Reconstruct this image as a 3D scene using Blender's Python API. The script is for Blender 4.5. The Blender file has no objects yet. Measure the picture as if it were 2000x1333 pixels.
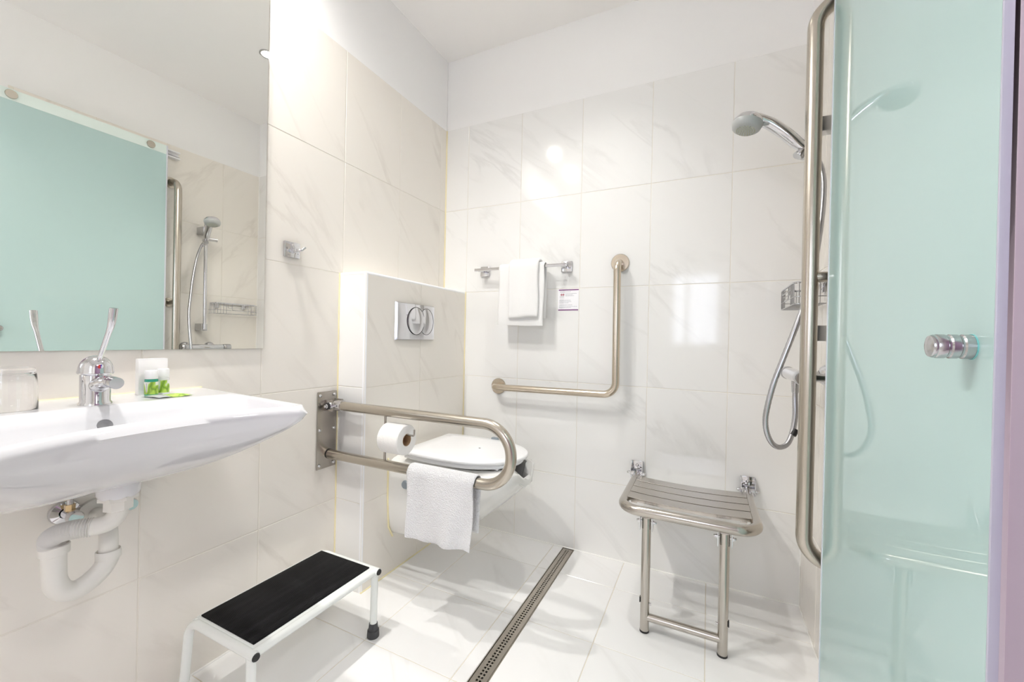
import bpy, bmesh, math, random
from mathutils import Vector, Matrix

random.seed(7)
S = bpy.context.scene
C = S.collection
PI = math.pi

# ------------------------------------------------------------------ camera, world, light, exposure
W = 1.667          # right wall
CEIL = 2.528       # ceiling height
TOP = 2.146        # top edge of the tiling
REAR = -2.75       # wall behind the camera


def make_camera():
    f, yaw, pit, roll = 796.43, 0.4492, -0.0042, 0.0207
    fw = Vector((-math.sin(yaw) * math.cos(pit), math.cos(yaw) * math.cos(pit), math.sin(pit)))
    rt = Vector((math.cos(yaw), math.sin(yaw), 0))
    up = rt.cross(fw)
    c, s = math.cos(roll), math.sin(roll)
    r2 = rt * c + up * s
    u2 = up * c - rt * s
    cd = bpy.data.cameras.new('camera')
    cd.sensor_fit = 'HORIZONTAL'
    cd.sensor_width = 36
    cd.lens = f / 2000 * 36
    cd.clip_start = 0.02
    o = bpy.data.objects.new('camera', cd)
    C.objects.link(o)
    m = Matrix.Identity(4)
    for i in range(3):
        m[i][0], m[i][1], m[i][2] = r2[i], u2[i], -fw[i]
    m[0][3], m[1][3], m[2][3] = 1.3346, -1.8818, 0.9963
    o.matrix_world = m
    S.camera = o


make_camera()
wd = bpy.data.worlds.new('world')
S.world = wd
wd.use_nodes = True
wd.node_tree.nodes['Background'].inputs[0].default_value = (0.78, 0.84, 1.0, 1)
wd.node_tree.nodes['Background'].inputs[1].default_value = 5.0
S.view_settings.view_transform = 'Standard'
S.view_settings.look = 'None'
S.view_settings.exposure = 0.80
S.view_settings.gamma = 1.0
S.view_settings.use_curve_mapping = False
try:
    S.cycles.max_bounces = 14
    S.cycles.diffuse_bounces = 8
    S.cycles.glossy_bounces = 6
    S.cycles.transmission_bounces = 8
    S.cycles.sample_clamp_indirect = 6.0
    S.cycles.caustics_reflective = False
    S.cycles.caustics_refractive = False
    S.cycles.use_denoising = True
    S.cycles.denoiser = 'OPENIMAGEDENOISE'
except Exception:
    pass

# recessed ceiling spots: x, y, watts
LAMPS = [(0.88, -0.46, 16.0, 96), (0.175, -1.24, 32.0, 158), (0.18, -1.66, 40.0, 158)]
LAMP_COL = (1.0, 0.982, 0.945)


def area_disc(name, loc, watts, rad, col, rot=(0, 0, 0), spread=PI):
    l = bpy.data.lights.new(name, 'AREA')
    l.shape = 'DISK'
    l.size = rad * 2
    l.energy = watts
    l.color = col
    l.spread = spread
    o = bpy.data.objects.new(name, l)
    o.location = loc
    o.rotation_euler = rot
    C.objects.link(o)
    return o


for i_, (x_, y_, w_, a_) in enumerate(LAMPS):
    l_ = bpy.data.lights.new('spot_light', 'SPOT')
    l_.energy = w_
    l_.color = LAMP_COL
    l_.shadow_soft_size = 0.022
    l_.spot_size = math.radians(a_)
    l_.spot_blend = 1.0
    o_ = bpy.data.objects.new('spot_light', l_)
    o_.location = (x_, y_, CEIL - 0.012)
    C.objects.link(o_)
area_disc('corridor_fill_light', (2.4, -1.75, 2.40), 8.0, 0.2, (1.0, 0.98, 0.96))  # unseen lamp, added in the corridor as fill for the room and door lining

# ------------------------------------------------------------------ materials


def nodes_of(m):
    m.use_nodes = True
    nt = m.node_tree
    return nt, nt.nodes['Principled BSDF']


def mat(name, col, rough=0.5, metal=0.0, **kw):
    m = bpy.data.materials.new(name)
    nt, b = nodes_of(m)
    b.inputs['Base Color'].default_value = (*col, 1)
    b.inputs['Roughness'].default_value = rough
    b.inputs['Metallic'].default_value = metal
    for k, v in kw.items():
        b.inputs[k.replace('_', ' ')].default_value = v
    return m


def add(nt, t, **kw):
    n = nt.nodes.new(t)
    for k, v in kw.items():
        setattr(n, k, v)
    return n


def marble(name, base, vein, amount, rough, tint=None, vscale=2.4, angle=0.7):
    """glazed ceramic tile with faint diagonal veins, different on every tile"""
    m = bpy.data.materials.new(name)
    nt, b = nodes_of(m)
    L = nt.links.new
    tc = add(nt, 'ShaderNodeTexCoord')
    oi = add(nt, 'ShaderNodeObjectInfo')
    sc = add(nt, 'ShaderNodeVectorMath', operation='SCALE')
    sc.inputs[3].default_value = 37.0
    cmb = add(nt, 'ShaderNodeCombineXYZ')
    for i in range(3):
        L(oi.outputs['Random'], cmb.inputs[i])
    L(cmb.outputs[0], sc.inputs[0])
    ad = add(nt, 'ShaderNodeVectorMath', operation='ADD')
    mr = add(nt, 'ShaderNodeMapping')
    mr.inputs['Rotation'].default_value = (0, 0, angle)
    L(tc.outputs['Object'], mr.inputs[0])
    mp = add(nt, 'ShaderNodeMapping')
    mp.inputs['Scale'].default_value = (0.55, 2.3, 1)
    L(mr.outputs[0], mp.inputs[0])
    L(mp.outputs[0], ad.inputs[0])
    L(sc.outputs[0], ad.inputs[1])
    n1 = add(nt, 'ShaderNodeTexNoise')
    n1.inputs['Scale'].default_value = vscale
    n1.inputs['Detail'].default_value = 7
    n1.inputs['Roughness'].default_value = 0.55
    n1.inputs['Distortion'].default_value = 0.7
    L(ad.outputs[0], n1.inputs['Vector'])
    # ridge: 1-|2n-1|*k
    s1 = add(nt, 'ShaderNodeMath', operation='SUBTRACT')
    s1.inputs[1].default_value = 0.5
    L(n1.outputs['Fac'], s1.inputs[0])
    ab = add(nt, 'ShaderNodeMath', operation='ABSOLUTE')
    L(s1.outputs[0], ab.inputs[0])
    rp = add(nt, 'ShaderNodeValToRGB')
    rp.color_ramp.elements[0].position = 0.0
    rp.color_ramp.elements[0].color = (1, 1, 1, 1)
    rp.color_ramp.elements[1].position = 0.045
    rp.color_ramp.elements[1].color = (0, 0, 0, 1)
    L(ab.outputs[0], rp.inputs[0])
    n2 = add(nt, 'ShaderNodeTexNoise')
    n2.inputs['Scale'].default_value = 3.0
    n2.inputs['Detail'].default_value = 2
    L(ad.outputs[0], n2.inputs['Vector'])
    r2 = add(nt, 'ShaderNodeValToRGB')
    r2.color_ramp.elements[0].position = 0.48
    r2.color_ramp.elements[1].position = 0.68
    L(n2.outputs['Fac'], r2.inputs[0])
    mu = add(nt, 'ShaderNodeMath', operation='MULTIPLY')
    L(rp.outputs[0], mu.inputs[0])
    L(r2.outputs[0], mu.inputs[1])
    mu2 = add(nt, 'ShaderNodeMath', operation='MULTIPLY')
    mu2.inputs[1].default_value = amount
    L(mu.outputs[0], mu2.inputs[0])
    mx = add(nt, 'ShaderNodeMix', data_type='RGBA')
    mx.inputs['A'].default_value = (*base, 1)
    mx.inputs['B'].default_value = (*vein, 1)
    L(mu2.outputs[0], mx.inputs['Factor'])
    # broad cloudy tone
    n3 = add(nt, 'ShaderNodeTexNoise')
    n3.inputs['Scale'].default_value = 2.2
    n3.inputs['Detail'].default_value = 3
    L(ad.outputs[0], n3.inputs['Vector'])
    r3 = add(nt, 'ShaderNodeMapRange')
    r3.inputs['From Min'].default_value = 0.3
    r3.inputs['From Max'].default_value = 0.75
    r3.inputs['To Max'].default_value = 0.35
    L(n3.outputs['Fac'], r3.inputs['Value'])
    mx2 = add(nt, 'ShaderNodeMix', data_type='RGBA')
    L(mx.outputs['Result'], mx2.inputs['A'])
    mx2.inputs['B'].default_value = (*(tint or vein), 1)
    L(r3.outputs['Result'], mx2.inputs['Factor'])
    L(mx2.outputs['Result'], b.inputs['Base Color'])
    b.inputs['Roughness'].default_value = rough
    b.inputs['IOR'].default_value = 1.5
    return m


def brushed(name, col, rough, scl=(4, 4, 240)):
    m = bpy.data.materials.new(name)
    nt, b = nodes_of(m)
    L = nt.links.new
    tc = add(nt, 'ShaderNodeTexCoord')
    mp = add(nt, 'ShaderNodeMapping')
    mp.inputs['Scale'].default_value = scl
    L(tc.outputs['Object'], mp.inputs[0])
    n = add(nt, 'ShaderNodeTexNoise')
    n.inputs['Scale'].default_value = 3.0
    n.inputs['Detail'].default_value = 1
    L(mp.outputs[0], n.inputs['Vector'])
    r = add(nt, 'ShaderNodeMapRange')
    r.inputs['To Min'].default_value = rough * 0.93
    r.inputs['To Max'].default_value = rough * 1.07
    L(n.outputs['Fac'], r.inputs['Value'])
    L(r.outputs['Result'], b.inputs['Roughness'])
    b.inputs['Base Color'].default_value = (*col, 1)
    b.inputs['Metallic'].default_value = 1.0
    return m


def terry(name, col, scale=420, strength=0.5):
    m = bpy.data.materials.new(name)
    nt, b = nodes_of(m)
    L = nt.links.new
    tc = add(nt, 'ShaderNodeTexCoord')
    n = add(nt, 'ShaderNodeTexNoise')
    n.inputs['Scale'].default_value = scale
    n.inputs['Detail'].default_value = 3
    L(tc.outputs['Object'], n.inputs['Vector'])
    bp = add(nt, 'ShaderNodeBump')
    bp.inputs['Strength'].default_value = strength
    bp.inputs['Distance'].default_value = 0.006
    L(n.outputs['Fac'], bp.inputs['Height'])
    L(bp.outputs[0], b.inputs['Normal'])
    b.inputs['Base Color'].default_value = (*col, 1)
    b.inputs['Roughness'].default_value = 0.95
    b.inputs['Sheen Weight'].default_value = 0.3
    return m


M = {}
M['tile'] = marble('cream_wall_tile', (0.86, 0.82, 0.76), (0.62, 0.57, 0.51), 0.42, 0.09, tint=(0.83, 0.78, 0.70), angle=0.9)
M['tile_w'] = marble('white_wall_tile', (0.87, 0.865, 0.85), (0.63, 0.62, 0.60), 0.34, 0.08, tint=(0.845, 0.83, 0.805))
M['ftile'] = marble('floor_tile', (0.88, 0.875, 0.87), (0.68, 0.67, 0.65), 0.35, 0.12, tint=(0.86, 0.85, 0.84), vscale=2.0)
M['grout'] = mat('grout', (0.80, 0.76, 0.68), 0.8)
M['fgrout'] = mat('floor_grout', (0.72, 0.66, 0.54), 0.8)
M['silicone'] = mat('yellowed_silicone', (0.87, 0.78, 0.50), 0.35)
M['silicone_w'] = mat('white_silicone', (0.9, 0.89, 0.86), 0.35)
M['paint'] = mat('white_paint', (0.90, 0.893, 0.885), 0.7)
M['ceil'] = mat('ceiling_paint', (0.91, 0.89, 0.87), 0.8)
M['trimw'] = mat('white_tile_trim', (0.93, 0.93, 0.94), 0.2)
M['ceramic'] = mat('white_ceramic', (0.68, 0.68, 0.70), 0.06, Coat_Weight=0.4, Coat_Roughness=0.03)
M['bowl'] = mat('toilet_ceramic', (0.80, 0.79, 0.765), 0.07, Coat_Weight=0.3, Coat_Roughness=0.03)
M['plast'] = mat('white_plastic', (0.83, 0.83, 0.84), 0.22)
M['trap'] = mat('trap_plastic', (0.74, 0.725, 0.68), 0.4)
M['hosew'] = mat('flexible_hose_plastic', (0.72, 0.71, 0.685), 0.5)
M['chrome'] = mat('chrome', (0.68, 0.68, 0.70), 0.06, 1.0)
M['satchrome'] = mat('satin_chrome', (0.55, 0.55, 0.56), 0.18, 1.0)
M['steel'] = mat('brushed_steel', (0.54, 0.495, 0.43), 0.26, 1.0)
M['champ'] = mat('warm_brushed_steel', (0.62, 0.545, 0.45), 0.25, 1.0)
M['steelseat'] = brushed('seat_steel', (0.52, 0.485, 0.44), 0.2)
M['drainst'] = brushed('drain_steel', (0.52, 0.475, 0.42), 0.3, (200, 4, 4))
M['plate'] = mat('plate_steel', (0.44, 0.41, 0.37), 0.27, 1.0)
M['dark'] = mat('dark_void', (0.01, 0.01, 0.01), 0.8)
M['black'] = mat('black_plastic', (0.012, 0.012, 0.013), 0.4)
M['rubber'] = mat('grey_rubber', (0.055, 0.055, 0.06), 0.6)
M['greycap'] = mat('grey_plastic', (0.26, 0.30, 0.33), 0.5)
M['stoolw'] = mat('white_enamel', (0.86, 0.885, 0.86), 0.25)
M['paper'] = terry('tissue_paper', (0.86, 0.845, 0.82), 160, 0.15)
M['kraft'] = mat('cardboard_core', (0.42, 0.27, 0.15), 0.9)
M['towel'] = terry('white_terry', (0.86, 0.86, 0.87), 260, 1.0)
M['towel2'] = terry('white_flat_terry', (0.86, 0.855, 0.845), 600, 0.25)
M['mirror'] = mat('mirror_silver', (0.93, 0.94, 0.915), 0.0, 1.0)
M['glassedge'] = mat('mirror_edge', (0.30, 0.36, 0.33), 0.2)
M['glass'] = mat('clear_glass', (1, 1, 1), 0.0, Transmission_Weight=1.0, IOR=1.45)
M['alu'] = mat('white_aluminium', (0.85, 0.85, 0.86), 0.3)
M['jamb'] = mat('jamb_paint', (0.80, 0.73, 0.755), 0.5)
M['lining'] = mat('door_lining', (0.60, 0.52, 0.57), 0.6)
M['purple'] = mat('purple_wall', (0.50, 0.36, 0.49), 0.7)
M['card'] = mat('white_card', (0.93, 0.92, 0.95), 0.4)
M['pbar'] = mat('purple_print', (0.16, 0.01, 0.15), 0.5)
M['red'] = mat('red_print', (0.45, 0.04, 0.09), 0.5)
M['ink'] = mat('grey_ink', (0.40, 0.40, 0.42), 0.6)
M['green'] = mat('green_translucent_bottle', (0.05, 0.48, 0.33), 0.15, Transmission_Weight=0.3)
M['rd'] = mat('red_mark', (0.75, 0.04, 0.03), 0.3)
M['bl'] = mat('blue_mark', (0.03, 0.06, 0.5), 0.3)
M['boxw'] = mat('white_carton', (0.91, 0.90, 0.89), 0.6)
M['nozzle'] = mat('nozzle_grey', (0.42, 0.43, 0.42), 0.4)
M['nozzley'] = mat('nozzle_tips', (0.50, 0.50, 0.36), 0.5)
M['seatgap'] = mat('shadow_gap', (0.12, 0.11, 0.09), 0.6)


def emis(name, col, st):
    m = bpy.data.materials.new(name)
    nt, b = nodes_of(m)
    b.inputs['Emission Color'].default_value = (*col, 1)
    b.inputs['Emission Strength'].default_value = st
    return m


M['lens'] = emis('lamp_lens', (1.0, 0.96, 0.88), 25.0)


def frosted():
    m = bpy.data.materials.new('frosted_green_glass')
    nt, b = nodes_of(m)
    b.inputs['Base Color'].default_value = (0.78, 0.895, 0.88, 1)
    b.inputs['Roughness'].default_value = 0.55
    b.inputs['Transmission Weight'].default_value = 0.22
    b.inputs['IOR'].default_value = 1.2
    b.inputs['Coat Weight'].default_value = 1.0
    b.inputs['Coat Roughness'].default_value = 0.0
    b.inputs['Coat IOR'].default_value = 1.62
    b.inputs['Coat Tint'].default_value = (0.78, 0.905, 0.90, 1)
    return m


M['frost'] = frosted()


def thinpane():
    m = bpy.data.materials.new('window_pane')
    m.use_nodes = True
    nt = m.node_tree
    nt.nodes.remove(nt.nodes['Principled BSDF'])
    t = add(nt, 'ShaderNodeBsdfTransparent')
    g = add(nt, 'ShaderNodeBsdfGlossy')
    g.inputs['Roughness'].default_value = 0.0
    mx = add(nt, 'ShaderNodeMixShader')
    mx.inputs[0].default_value = 0.06
    nt.links.new(t.outputs[0], mx.inputs[1])
    nt.links.new(g.outputs[0], mx.inputs[2])
    nt.links.new(mx.outputs[0], nt.nodes['Material Output'].inputs[0])
    return m


M['pane'] = thinpane()
M['clearg'] = mat('clear_tinted_glass', (0.80, 0.90, 0.86), 0.05, Transmission_Weight=0.0)


def ribmat():
    m = bpy.data.materials.new('ribbed_black_mat')
    nt, b = nodes_of(m)
    L = nt.links.new
    tc = add(nt, 'ShaderNodeTexCoord')
    wv = add(nt, 'ShaderNodeTexWave', wave_type='BANDS', bands_direction='X')
    wv.inputs['Scale'].default_value = 60
    wv.inputs['Distortion'].default_value = 0.4
    L(tc.outputs['Object'], wv.inputs['Vector'])
    bp = add(nt, 'ShaderNodeBump')
    bp.inputs['Strength'].default_value = 0.5
    bp.inputs['Distance'].default_value = 0.002
    L(wv.outputs['Fac'], bp.inputs['Height'])
    L(bp.outputs[0], b.inputs['Normal'])
    n = add(nt, 'ShaderNodeTexNoise')
    n.inputs['Scale'].default_value = 7
    mp = add(nt, 'ShaderNodeMapping')
    mp.inputs['Scale'].default_value = (6, 0.8, 1)
    L(tc.outputs['Object'], mp.inputs[0])
    L(mp.outputs[0], n.inputs['Vector'])
    rp = add(nt, 'ShaderNodeValToRGB')
    rp.color_ramp.elements[0].position = 0.4
    rp.color_ramp.elements[0].color = (0.004, 0.004, 0.005, 1)
    rp.color_ramp.elements[1].position = 0.75
    rp.color_ramp.elements[1].color = (0.016, 0.016, 0.018, 1)
    L(n.outputs['Fac'], rp.inputs[0])
    L(rp.outputs[0], b.inputs['Base Color'])
    b.inputs['Roughness'].default_value = 0.55
    b.inputs['Specular IOR Level'].default_value = 0.12
    return m


M['mat'] = ribmat()


def leafprint(name, ground):
    """flat print: a white label with green leaf blades at the foot"""
    m = bpy.data.materials.new(name)
    nt, b = nodes_of(m)
    L = nt.links.new
    tc = add(nt, 'ShaderNodeTexCoord')
    mp = add(nt, 'ShaderNodeMapping')
    mp.inputs['Scale'].default_value = (70, 70, 26)
    mp.inputs['Rotation'].default_value = (0.5, 0.6, 0.4)
    L(tc.outputs['Object'], mp.inputs[0])
    n = add(nt, 'ShaderNodeTexNoise')
    n.inputs['Scale'].default_value = 1.2
    n.inputs['Detail'].default_value = 1
    L(mp.outputs[0], n.inputs['Vector'])
    sx = add(nt, 'ShaderNodeSeparateXYZ')
    L(tc.outputs['Object'], sx.inputs[0])
    mr = add(nt, 'ShaderNodeMapRange')
    mr.inputs['From Min'].default_value = 0.004
    mr.inputs['From Max'].default_value = 0.034
    mr.inputs['To Min'].default_value = 0.30
    mr.inputs['To Max'].default_value = -0.12
    L(sx.outputs[2], mr.inputs['Value'])
    a = add(nt, 'ShaderNodeMath', operation='ADD')
    L(n.outputs['Fac'], a.inputs[0])
    L(mr.outputs[0], a.inputs[1])
    rp = add(nt, 'ShaderNodeValToRGB')
    e = rp.color_ramp.elements
    e[0].position = 0.50
    e[0].color = (*ground, 1)
    e[1].position = 0.56
    e[1].color = (0.42, 0.62, 0.07, 1)
    k = e.new(0.68)
    k.color = (0.16, 0.32, 0.03, 1)
    k = e.new(0.80)
    k.color = (0.50, 0.70, 0.12, 1)
    L(a.outputs[0], rp.inputs[0])
    L(rp.outputs[0], b.inputs['Base Color'])
    b.inputs['Roughness'].default_value = 0.3
    return m


M['leaf'] = leafprint('leaf_print_label', (0.86, 0.86, 0.84))
M['sach'] = leafprint('green_sachet_print', (0.45, 0.75, 0.12))

# ------------------------------------------------------------------ mesh helpers
WL = {}


class MB:
    def __init__(s):
        s.v, s.f = [], []

    def add(s, vs, fs):
        b = len(s.v)
        s.v += [tuple(p) for p in vs]
        s.f += [tuple(i + b for i in q) for q in fs]
        return s

    def box(s, a, b, bev=0.0):
        a, b = Vector(a), Vector(b)
        bm = bmesh.new()
        bmesh.ops.create_cube(bm, size=1)
        for v in bm.verts:
            v.co = Vector([a[i] + (v.co[i] + 0.5) * (b[i] - a[i]) for i in range(3)])
        if bev > 0:
            bmesh.ops.bevel(bm, geom=list(bm.edges), offset=bev, segments=2, affect='EDGES', profile=0.5)
        bm.verts.index_update()
        s.add([v.co for v in bm.verts], [[v.index for v in f.verts] for f in bm.faces])
        bm.free()
        return s

    def tube(s, pts, r, n=16, cap=True, closed=False):
        pts = [Vector(p) for p in pts]
        N = len(pts)
        rs = r if isinstance(r, (list, tuple)) else [r] * N
        T = []
        for i in range(N):
            if closed:
                t = pts[(i + 1) % N] - pts[i - 1]
            else:
                t = pts[min(i + 1, N - 1)] - pts[max(i - 1, 0)]
            T.append(t.normalized())
        ref = Vector((0, 0, 1)) if abs(T[0].z) < 0.9 else Vector((1, 0, 0))
        u = (ref - T[0] * ref.dot(T[0])).normalized()
        vs, fs = [], []
        for i in range(N):
            u = (u - T[i] * u.dot(T[i])).normalized()
            w = T[i].cross(u)
            rr = rs[i]
            ra, rb = rr if isinstance(rr, tuple) else (rr, rr)
            for k in range(n):
                a = 2 * PI * k / n
                vs.append(pts[i] + u * (ra * math.cos(a)) + w * (rb * math.sin(a)))
        for i in range(N if closed else N - 1):
            j = (i + 1) % N
            for k in range(n):
                k2 = (k + 1) % n
                fs.append((i * n + k, i * n + k2, j * n + k2, j * n + k))
        if cap and not closed:
            fs.append(tuple(range(n))[::-1])
            fs.append(tuple((N - 1) * n + k for k in range(n)))
        return s.add(vs, fs)

    def cyl(s, a, b, r, r2=None, n=24):
        return s.tube([a, b], [r, r if r2 is None else r2], n)

    def lathe(s, base, axis, prof, n=32):
        """prof: list of (radius, distance along axis)"""
        base, ax = Vector(base), Vector(axis).normalized()
        ref = Vector((0, 0, 1)) if abs(ax.z) < 0.9 else Vector((1, 0, 0))
        u = (ref - ax * ref.dot(ax)).normalized()
        w = ax.cross(u)
        vs, fs = [], []
        for r, h in prof:
            for k in range(n):
                a = 2 * PI * k / n
                vs.append(base + ax * h + (u * math.cos(a) + w * math.sin(a)) * max(r, 1e-5))
        for i in range(len(prof) - 1):
            for k in range(n):
                k2 = (k + 1) % n
                fs.append((i * n + k, i * n + k2, (i + 1) * n + k2, (i + 1) * n + k))
        return s.add(vs, fs)

    def grid(s, rows, closed_u=False, flip=False):
        n = len(rows[0])
        vs = [p for r in rows for p in r]
        fs = []
        for i in range(len(rows) - 1):
            for k in range(n if closed_u else n - 1):
                k2 = (k + 1) % n
                q = (i * n + k, i * n + k2, (i + 1) * n + k2, (i + 1) * n + k)
                fs.append(q[::-1] if flip else q)
        return s.add(vs, fs)

    def build(s, name, m, parent=None, smooth=True, angle=40, origin=None):
        pl = WL.get(parent.name, Vector()) if parent else Vector()
        loc = Vector(origin) if origin is not None else pl
        me = bpy.data.meshes.new(name)
        me.from_pydata([Vector(p) - loc for p in s.v], [], s.f)
        me.materials.append(m)
        bm = bmesh.new()
        bm.from_mesh(me)
        bmesh.ops.remove_doubles(bm, verts=bm.verts, dist=1e-6)
        bmesh.ops.recalc_face_normals(bm, faces=bm.faces)
        bm.to_mesh(me)
        bm.free()
        if smooth:
            me.shade_smooth()
            me.set_sharp_from_angle(angle=math.radians(angle))
        o = bpy.data.objects.new(name, me)
        C.objects.link(o)
        o.location = loc - pl
        if parent:
            o.parent = parent
        WL[o.name] = loc
        return o


def thing(name, loc, label, cat, group=None):
    o = bpy.data.objects.new(name, None)
    o.empty_display_size = 0.05
    C.objects.link(o)
    o.location = loc
    WL[o.name] = Vector(loc)
    return tag(o, label, cat, group)


def tag(o, label, cat, group=None):
    o['label'] = label
    o['category'] = cat
    if group:
        o['group'] = group
    return o


def struct(o):
    o['kind'] = 'structure'
    return o


def fillet(pts, rad, seg=8):
    pts = [Vector(p) for p in pts]
    rads = rad if isinstance(rad, (list, tuple)) else [rad] * len(pts)
    out = [pts[0]]
    for i in range(1, len(pts) - 1):
        p, a, b, r = pts[i], pts[i - 1], pts[i + 1], rads[i]
        d1, d2 = (a - p).normalized(), (b - p).normalized()
        ang = d1.angle(d2)
        if r <= 0 or ang > PI - 0.01:
            out.append(p)
            continue
        t = r / math.tan(ang / 2)
        c = p + (d1 + d2).normalized() * (r / math.sin(ang / 2))
        s, e = p + d1 * t - c, p + d2 * t - c
        tot = s.angle(e)
        for k in range(seg + 1):
            q = k / seg
            out.append(c + (s * math.sin((1 - q) * tot) + e * math.sin(q * tot)) / math.sin(tot))
    out.append(pts[-1])
    return out


def catmull(pts, n=8):
    pts = [Vector(p) for p in pts]
    P = [pts[0] * 2 - pts[1]] + pts + [pts[-1] * 2 - pts[-2]]
    out = []
    for i in range(1, len(P) - 2):
        for k in range(n):
            t = k / n
            a, b, c, d = P[i - 1], P[i], P[i + 1], P[i + 2]
            out.append(0.5 * ((2 * b) + (c - a) * t + (2 * a - 5 * b + 4 * c - d) * t * t + (3 * b - a - 3 * c + d) * t ** 3))
    out.append(pts[-1])
    return out


def sstep(a, b, x):
    t = min(1, max(0, (x - a) / (b - a)))
    return t * t * (3 - 2 * t)


# ------------------------------------------------------------------ tiles
TC = {}
JOINT = 0.0022
TT = 0.008


def tile_mesh(w, h, m, key):
    k = (round(w, 4), round(h, 4), key)
    if k in TC:
        return TC[k]
    me = bpy.data.meshes.new('tile')
    c = 0.0012
    x, y = w / 2, h / 2
    vs = [(-x, -y, -TT), (x, -y, -TT), (x, y, -TT), (-x, y, -TT),
          (-x, -y, -c), (x, -y, -c), (x, y, -c), (-x, y, -c),
          (-x + c, -y + c, 0), (x - c, -y + c, 0), (x - c, y - c, 0), (-x + c, y - c, 0)]
    fs = [(3, 2, 1, 0), (8, 9, 10, 11)]
    for i in range(4):
        j = (i + 1) % 4
        fs.append((i, j, 4 + j, 4 + i))
        fs.append((4 + i, 4 + j, 8 + j, 8 + i))
    me.from_pydata(vs, [], fs)
    me.materials.append(m)
    TC[k] = me
    return me


def lay(parent, origin, ux, uy, xs, ys, m, key, holes=()):
    """tiles between consecutive xs / ys along ux, uy from origin; normal = ux x uy"""
    ux, uy = Vector(ux), Vector(uy)
    uz = ux.cross(uy)
    R = Matrix((ux, uy, uz)).transposed().to_4x4()
    pl = WL.get(parent.name, Vector())
    for i in range(len(xs) - 1):
        for j in range(len(ys) - 1):
            a, b, c, d = xs[i], xs[i + 1], ys[j], ys[j + 1]
            if b - a < 0.012 or d - c < 0.012:
                continue
            if any(h[0] - 1e-4 <= a and b <= h[1] + 1e-4 and h[2] - 1e-4 <= c and d <= h[3] + 1e-4 for h in holes):
                continue
            me = tile_mesh(b - a - JOINT, d - c - JOINT, m, key)
            o = bpy.data.objects.new('tile', me)
            p = Vector(origin) + ux * ((a + b) / 2) + uy * ((c + d) / 2) - pl
            o.matrix_local = Matrix.Translation(p) @ R
            o.parent = parent
            C.objects.link(o)


ROWS = [0.0, 0.346, 0.796, 1.246, 1.696, 2.146]
G = 0.0015         # joint depth


def wall_slab(name, a, b, m):
    o = MB().box(a, b).build(name, m, smooth=False)
    return struct(o)


# left wall (x=0): painted slab above, grout backing behind the tiles
lw = wall_slab('wall_left', (-0.12, REAR, 0), (-G, 0.0, CEIL), M['paint'])
gb = MB().box((-0.02, REAR, 0.0), (-G + 0.0003, 0.0, TOP - 0.001)).build('grout', M['grout'], lw, smooth=False)
ysl = [-2.75, -2.62, -2.30, -1.98, -1.66, -1.3404, -1.0239, -0.6973, -0.3738, -0.052, 0.0]
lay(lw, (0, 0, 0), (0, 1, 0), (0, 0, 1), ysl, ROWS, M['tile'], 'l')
# back wall (y=0)
bw = wall_slab('wall_back', (-0.12, G, 0), (W + 0.12, 0.12, CEIL), M['paint'])
MB().box((0, G - 0.0003, 0), (W, 0.02, TOP - 0.001)).build('grout', M['grout'], bw, smooth=False)
xsb = [0.0, 0.1443, 0.4602, 0.7775, 1.0933, 1.4083, W]
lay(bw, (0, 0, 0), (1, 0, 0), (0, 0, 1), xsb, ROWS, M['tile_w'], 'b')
# right wall (x=W) with a doorway beginning at y=-1.215
DY0, DY1, DZ = -1.19, -2.15, 2.03
rwm = MB()
rwm.box((W + G, DY0, 0), (W + 0.12, 0.12, CEIL))
rwm.box((W + G, REAR, 0), (W + 0.12, DY1, CEIL))
rwm.box((W + G, DY1, DZ), (W + 0.12, DY0, CEIL))
rw = struct(rwm.build('wall_right', M['paint'], smooth=False))
g = MB()
g.box((W + G - 0.0003, DY0, 0), (W + 0.02, 0.0, TOP - 0.001))
g.box((W + G - 0.0003, REAR, 0), (W + 0.02, DY1, TOP - 0.001))
g.build('grout', M['grout'], rw, smooth=False)
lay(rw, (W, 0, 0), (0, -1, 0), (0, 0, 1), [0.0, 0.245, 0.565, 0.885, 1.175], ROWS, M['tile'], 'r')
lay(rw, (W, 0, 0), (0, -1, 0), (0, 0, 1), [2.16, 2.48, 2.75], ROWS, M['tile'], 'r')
# rear wall with a window giving the daylight seen in the glossy tiles
rr = MB()
WX0, WX1, WZ0, WZ1 = 0.95, 1.45, 0.95, 1.75
rr.box((-0.12, REAR - 0.15, 0), (WX0, REAR, CEIL))
rr.box((WX1, REAR - 0.15, 0), (W + 0.12, REAR, CEIL))
rr.box((WX0, REAR - 0.15, 0), (WX1, REAR, WZ0))
rr.box((WX0, REAR - 0.15, WZ1), (WX1, REAR, CEIL))
struct(rr.build('wall_rear', M['paint'], smooth=False))
wf = MB()
for a, b in (((WX0, WZ0), (WX0 + 0.04, WZ1)), ((WX1 - 0.04, WZ0), (WX1, WZ1)), ((WX0, WZ0), (WX1, WZ0 + 0.04)),
             ((WX0, WZ1 - 0.04), (WX1, WZ1)), ((1.10, WZ0), (1.14, WZ1))):
    wf.box((a[0], REAR - 0.10, a[1]), (b[0], REAR - 0.05, b[1]))
wn = struct(wf.build('window_1', M['trimw'], smooth=False))
MB().box((WX0 + 0.01, REAR - 0.085, WZ0 + 0.01), (WX1 - 0.01, REAR - 0.079, WZ1 - 0.01)).build('pane', M['pane'], wn, smooth=False)
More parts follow.
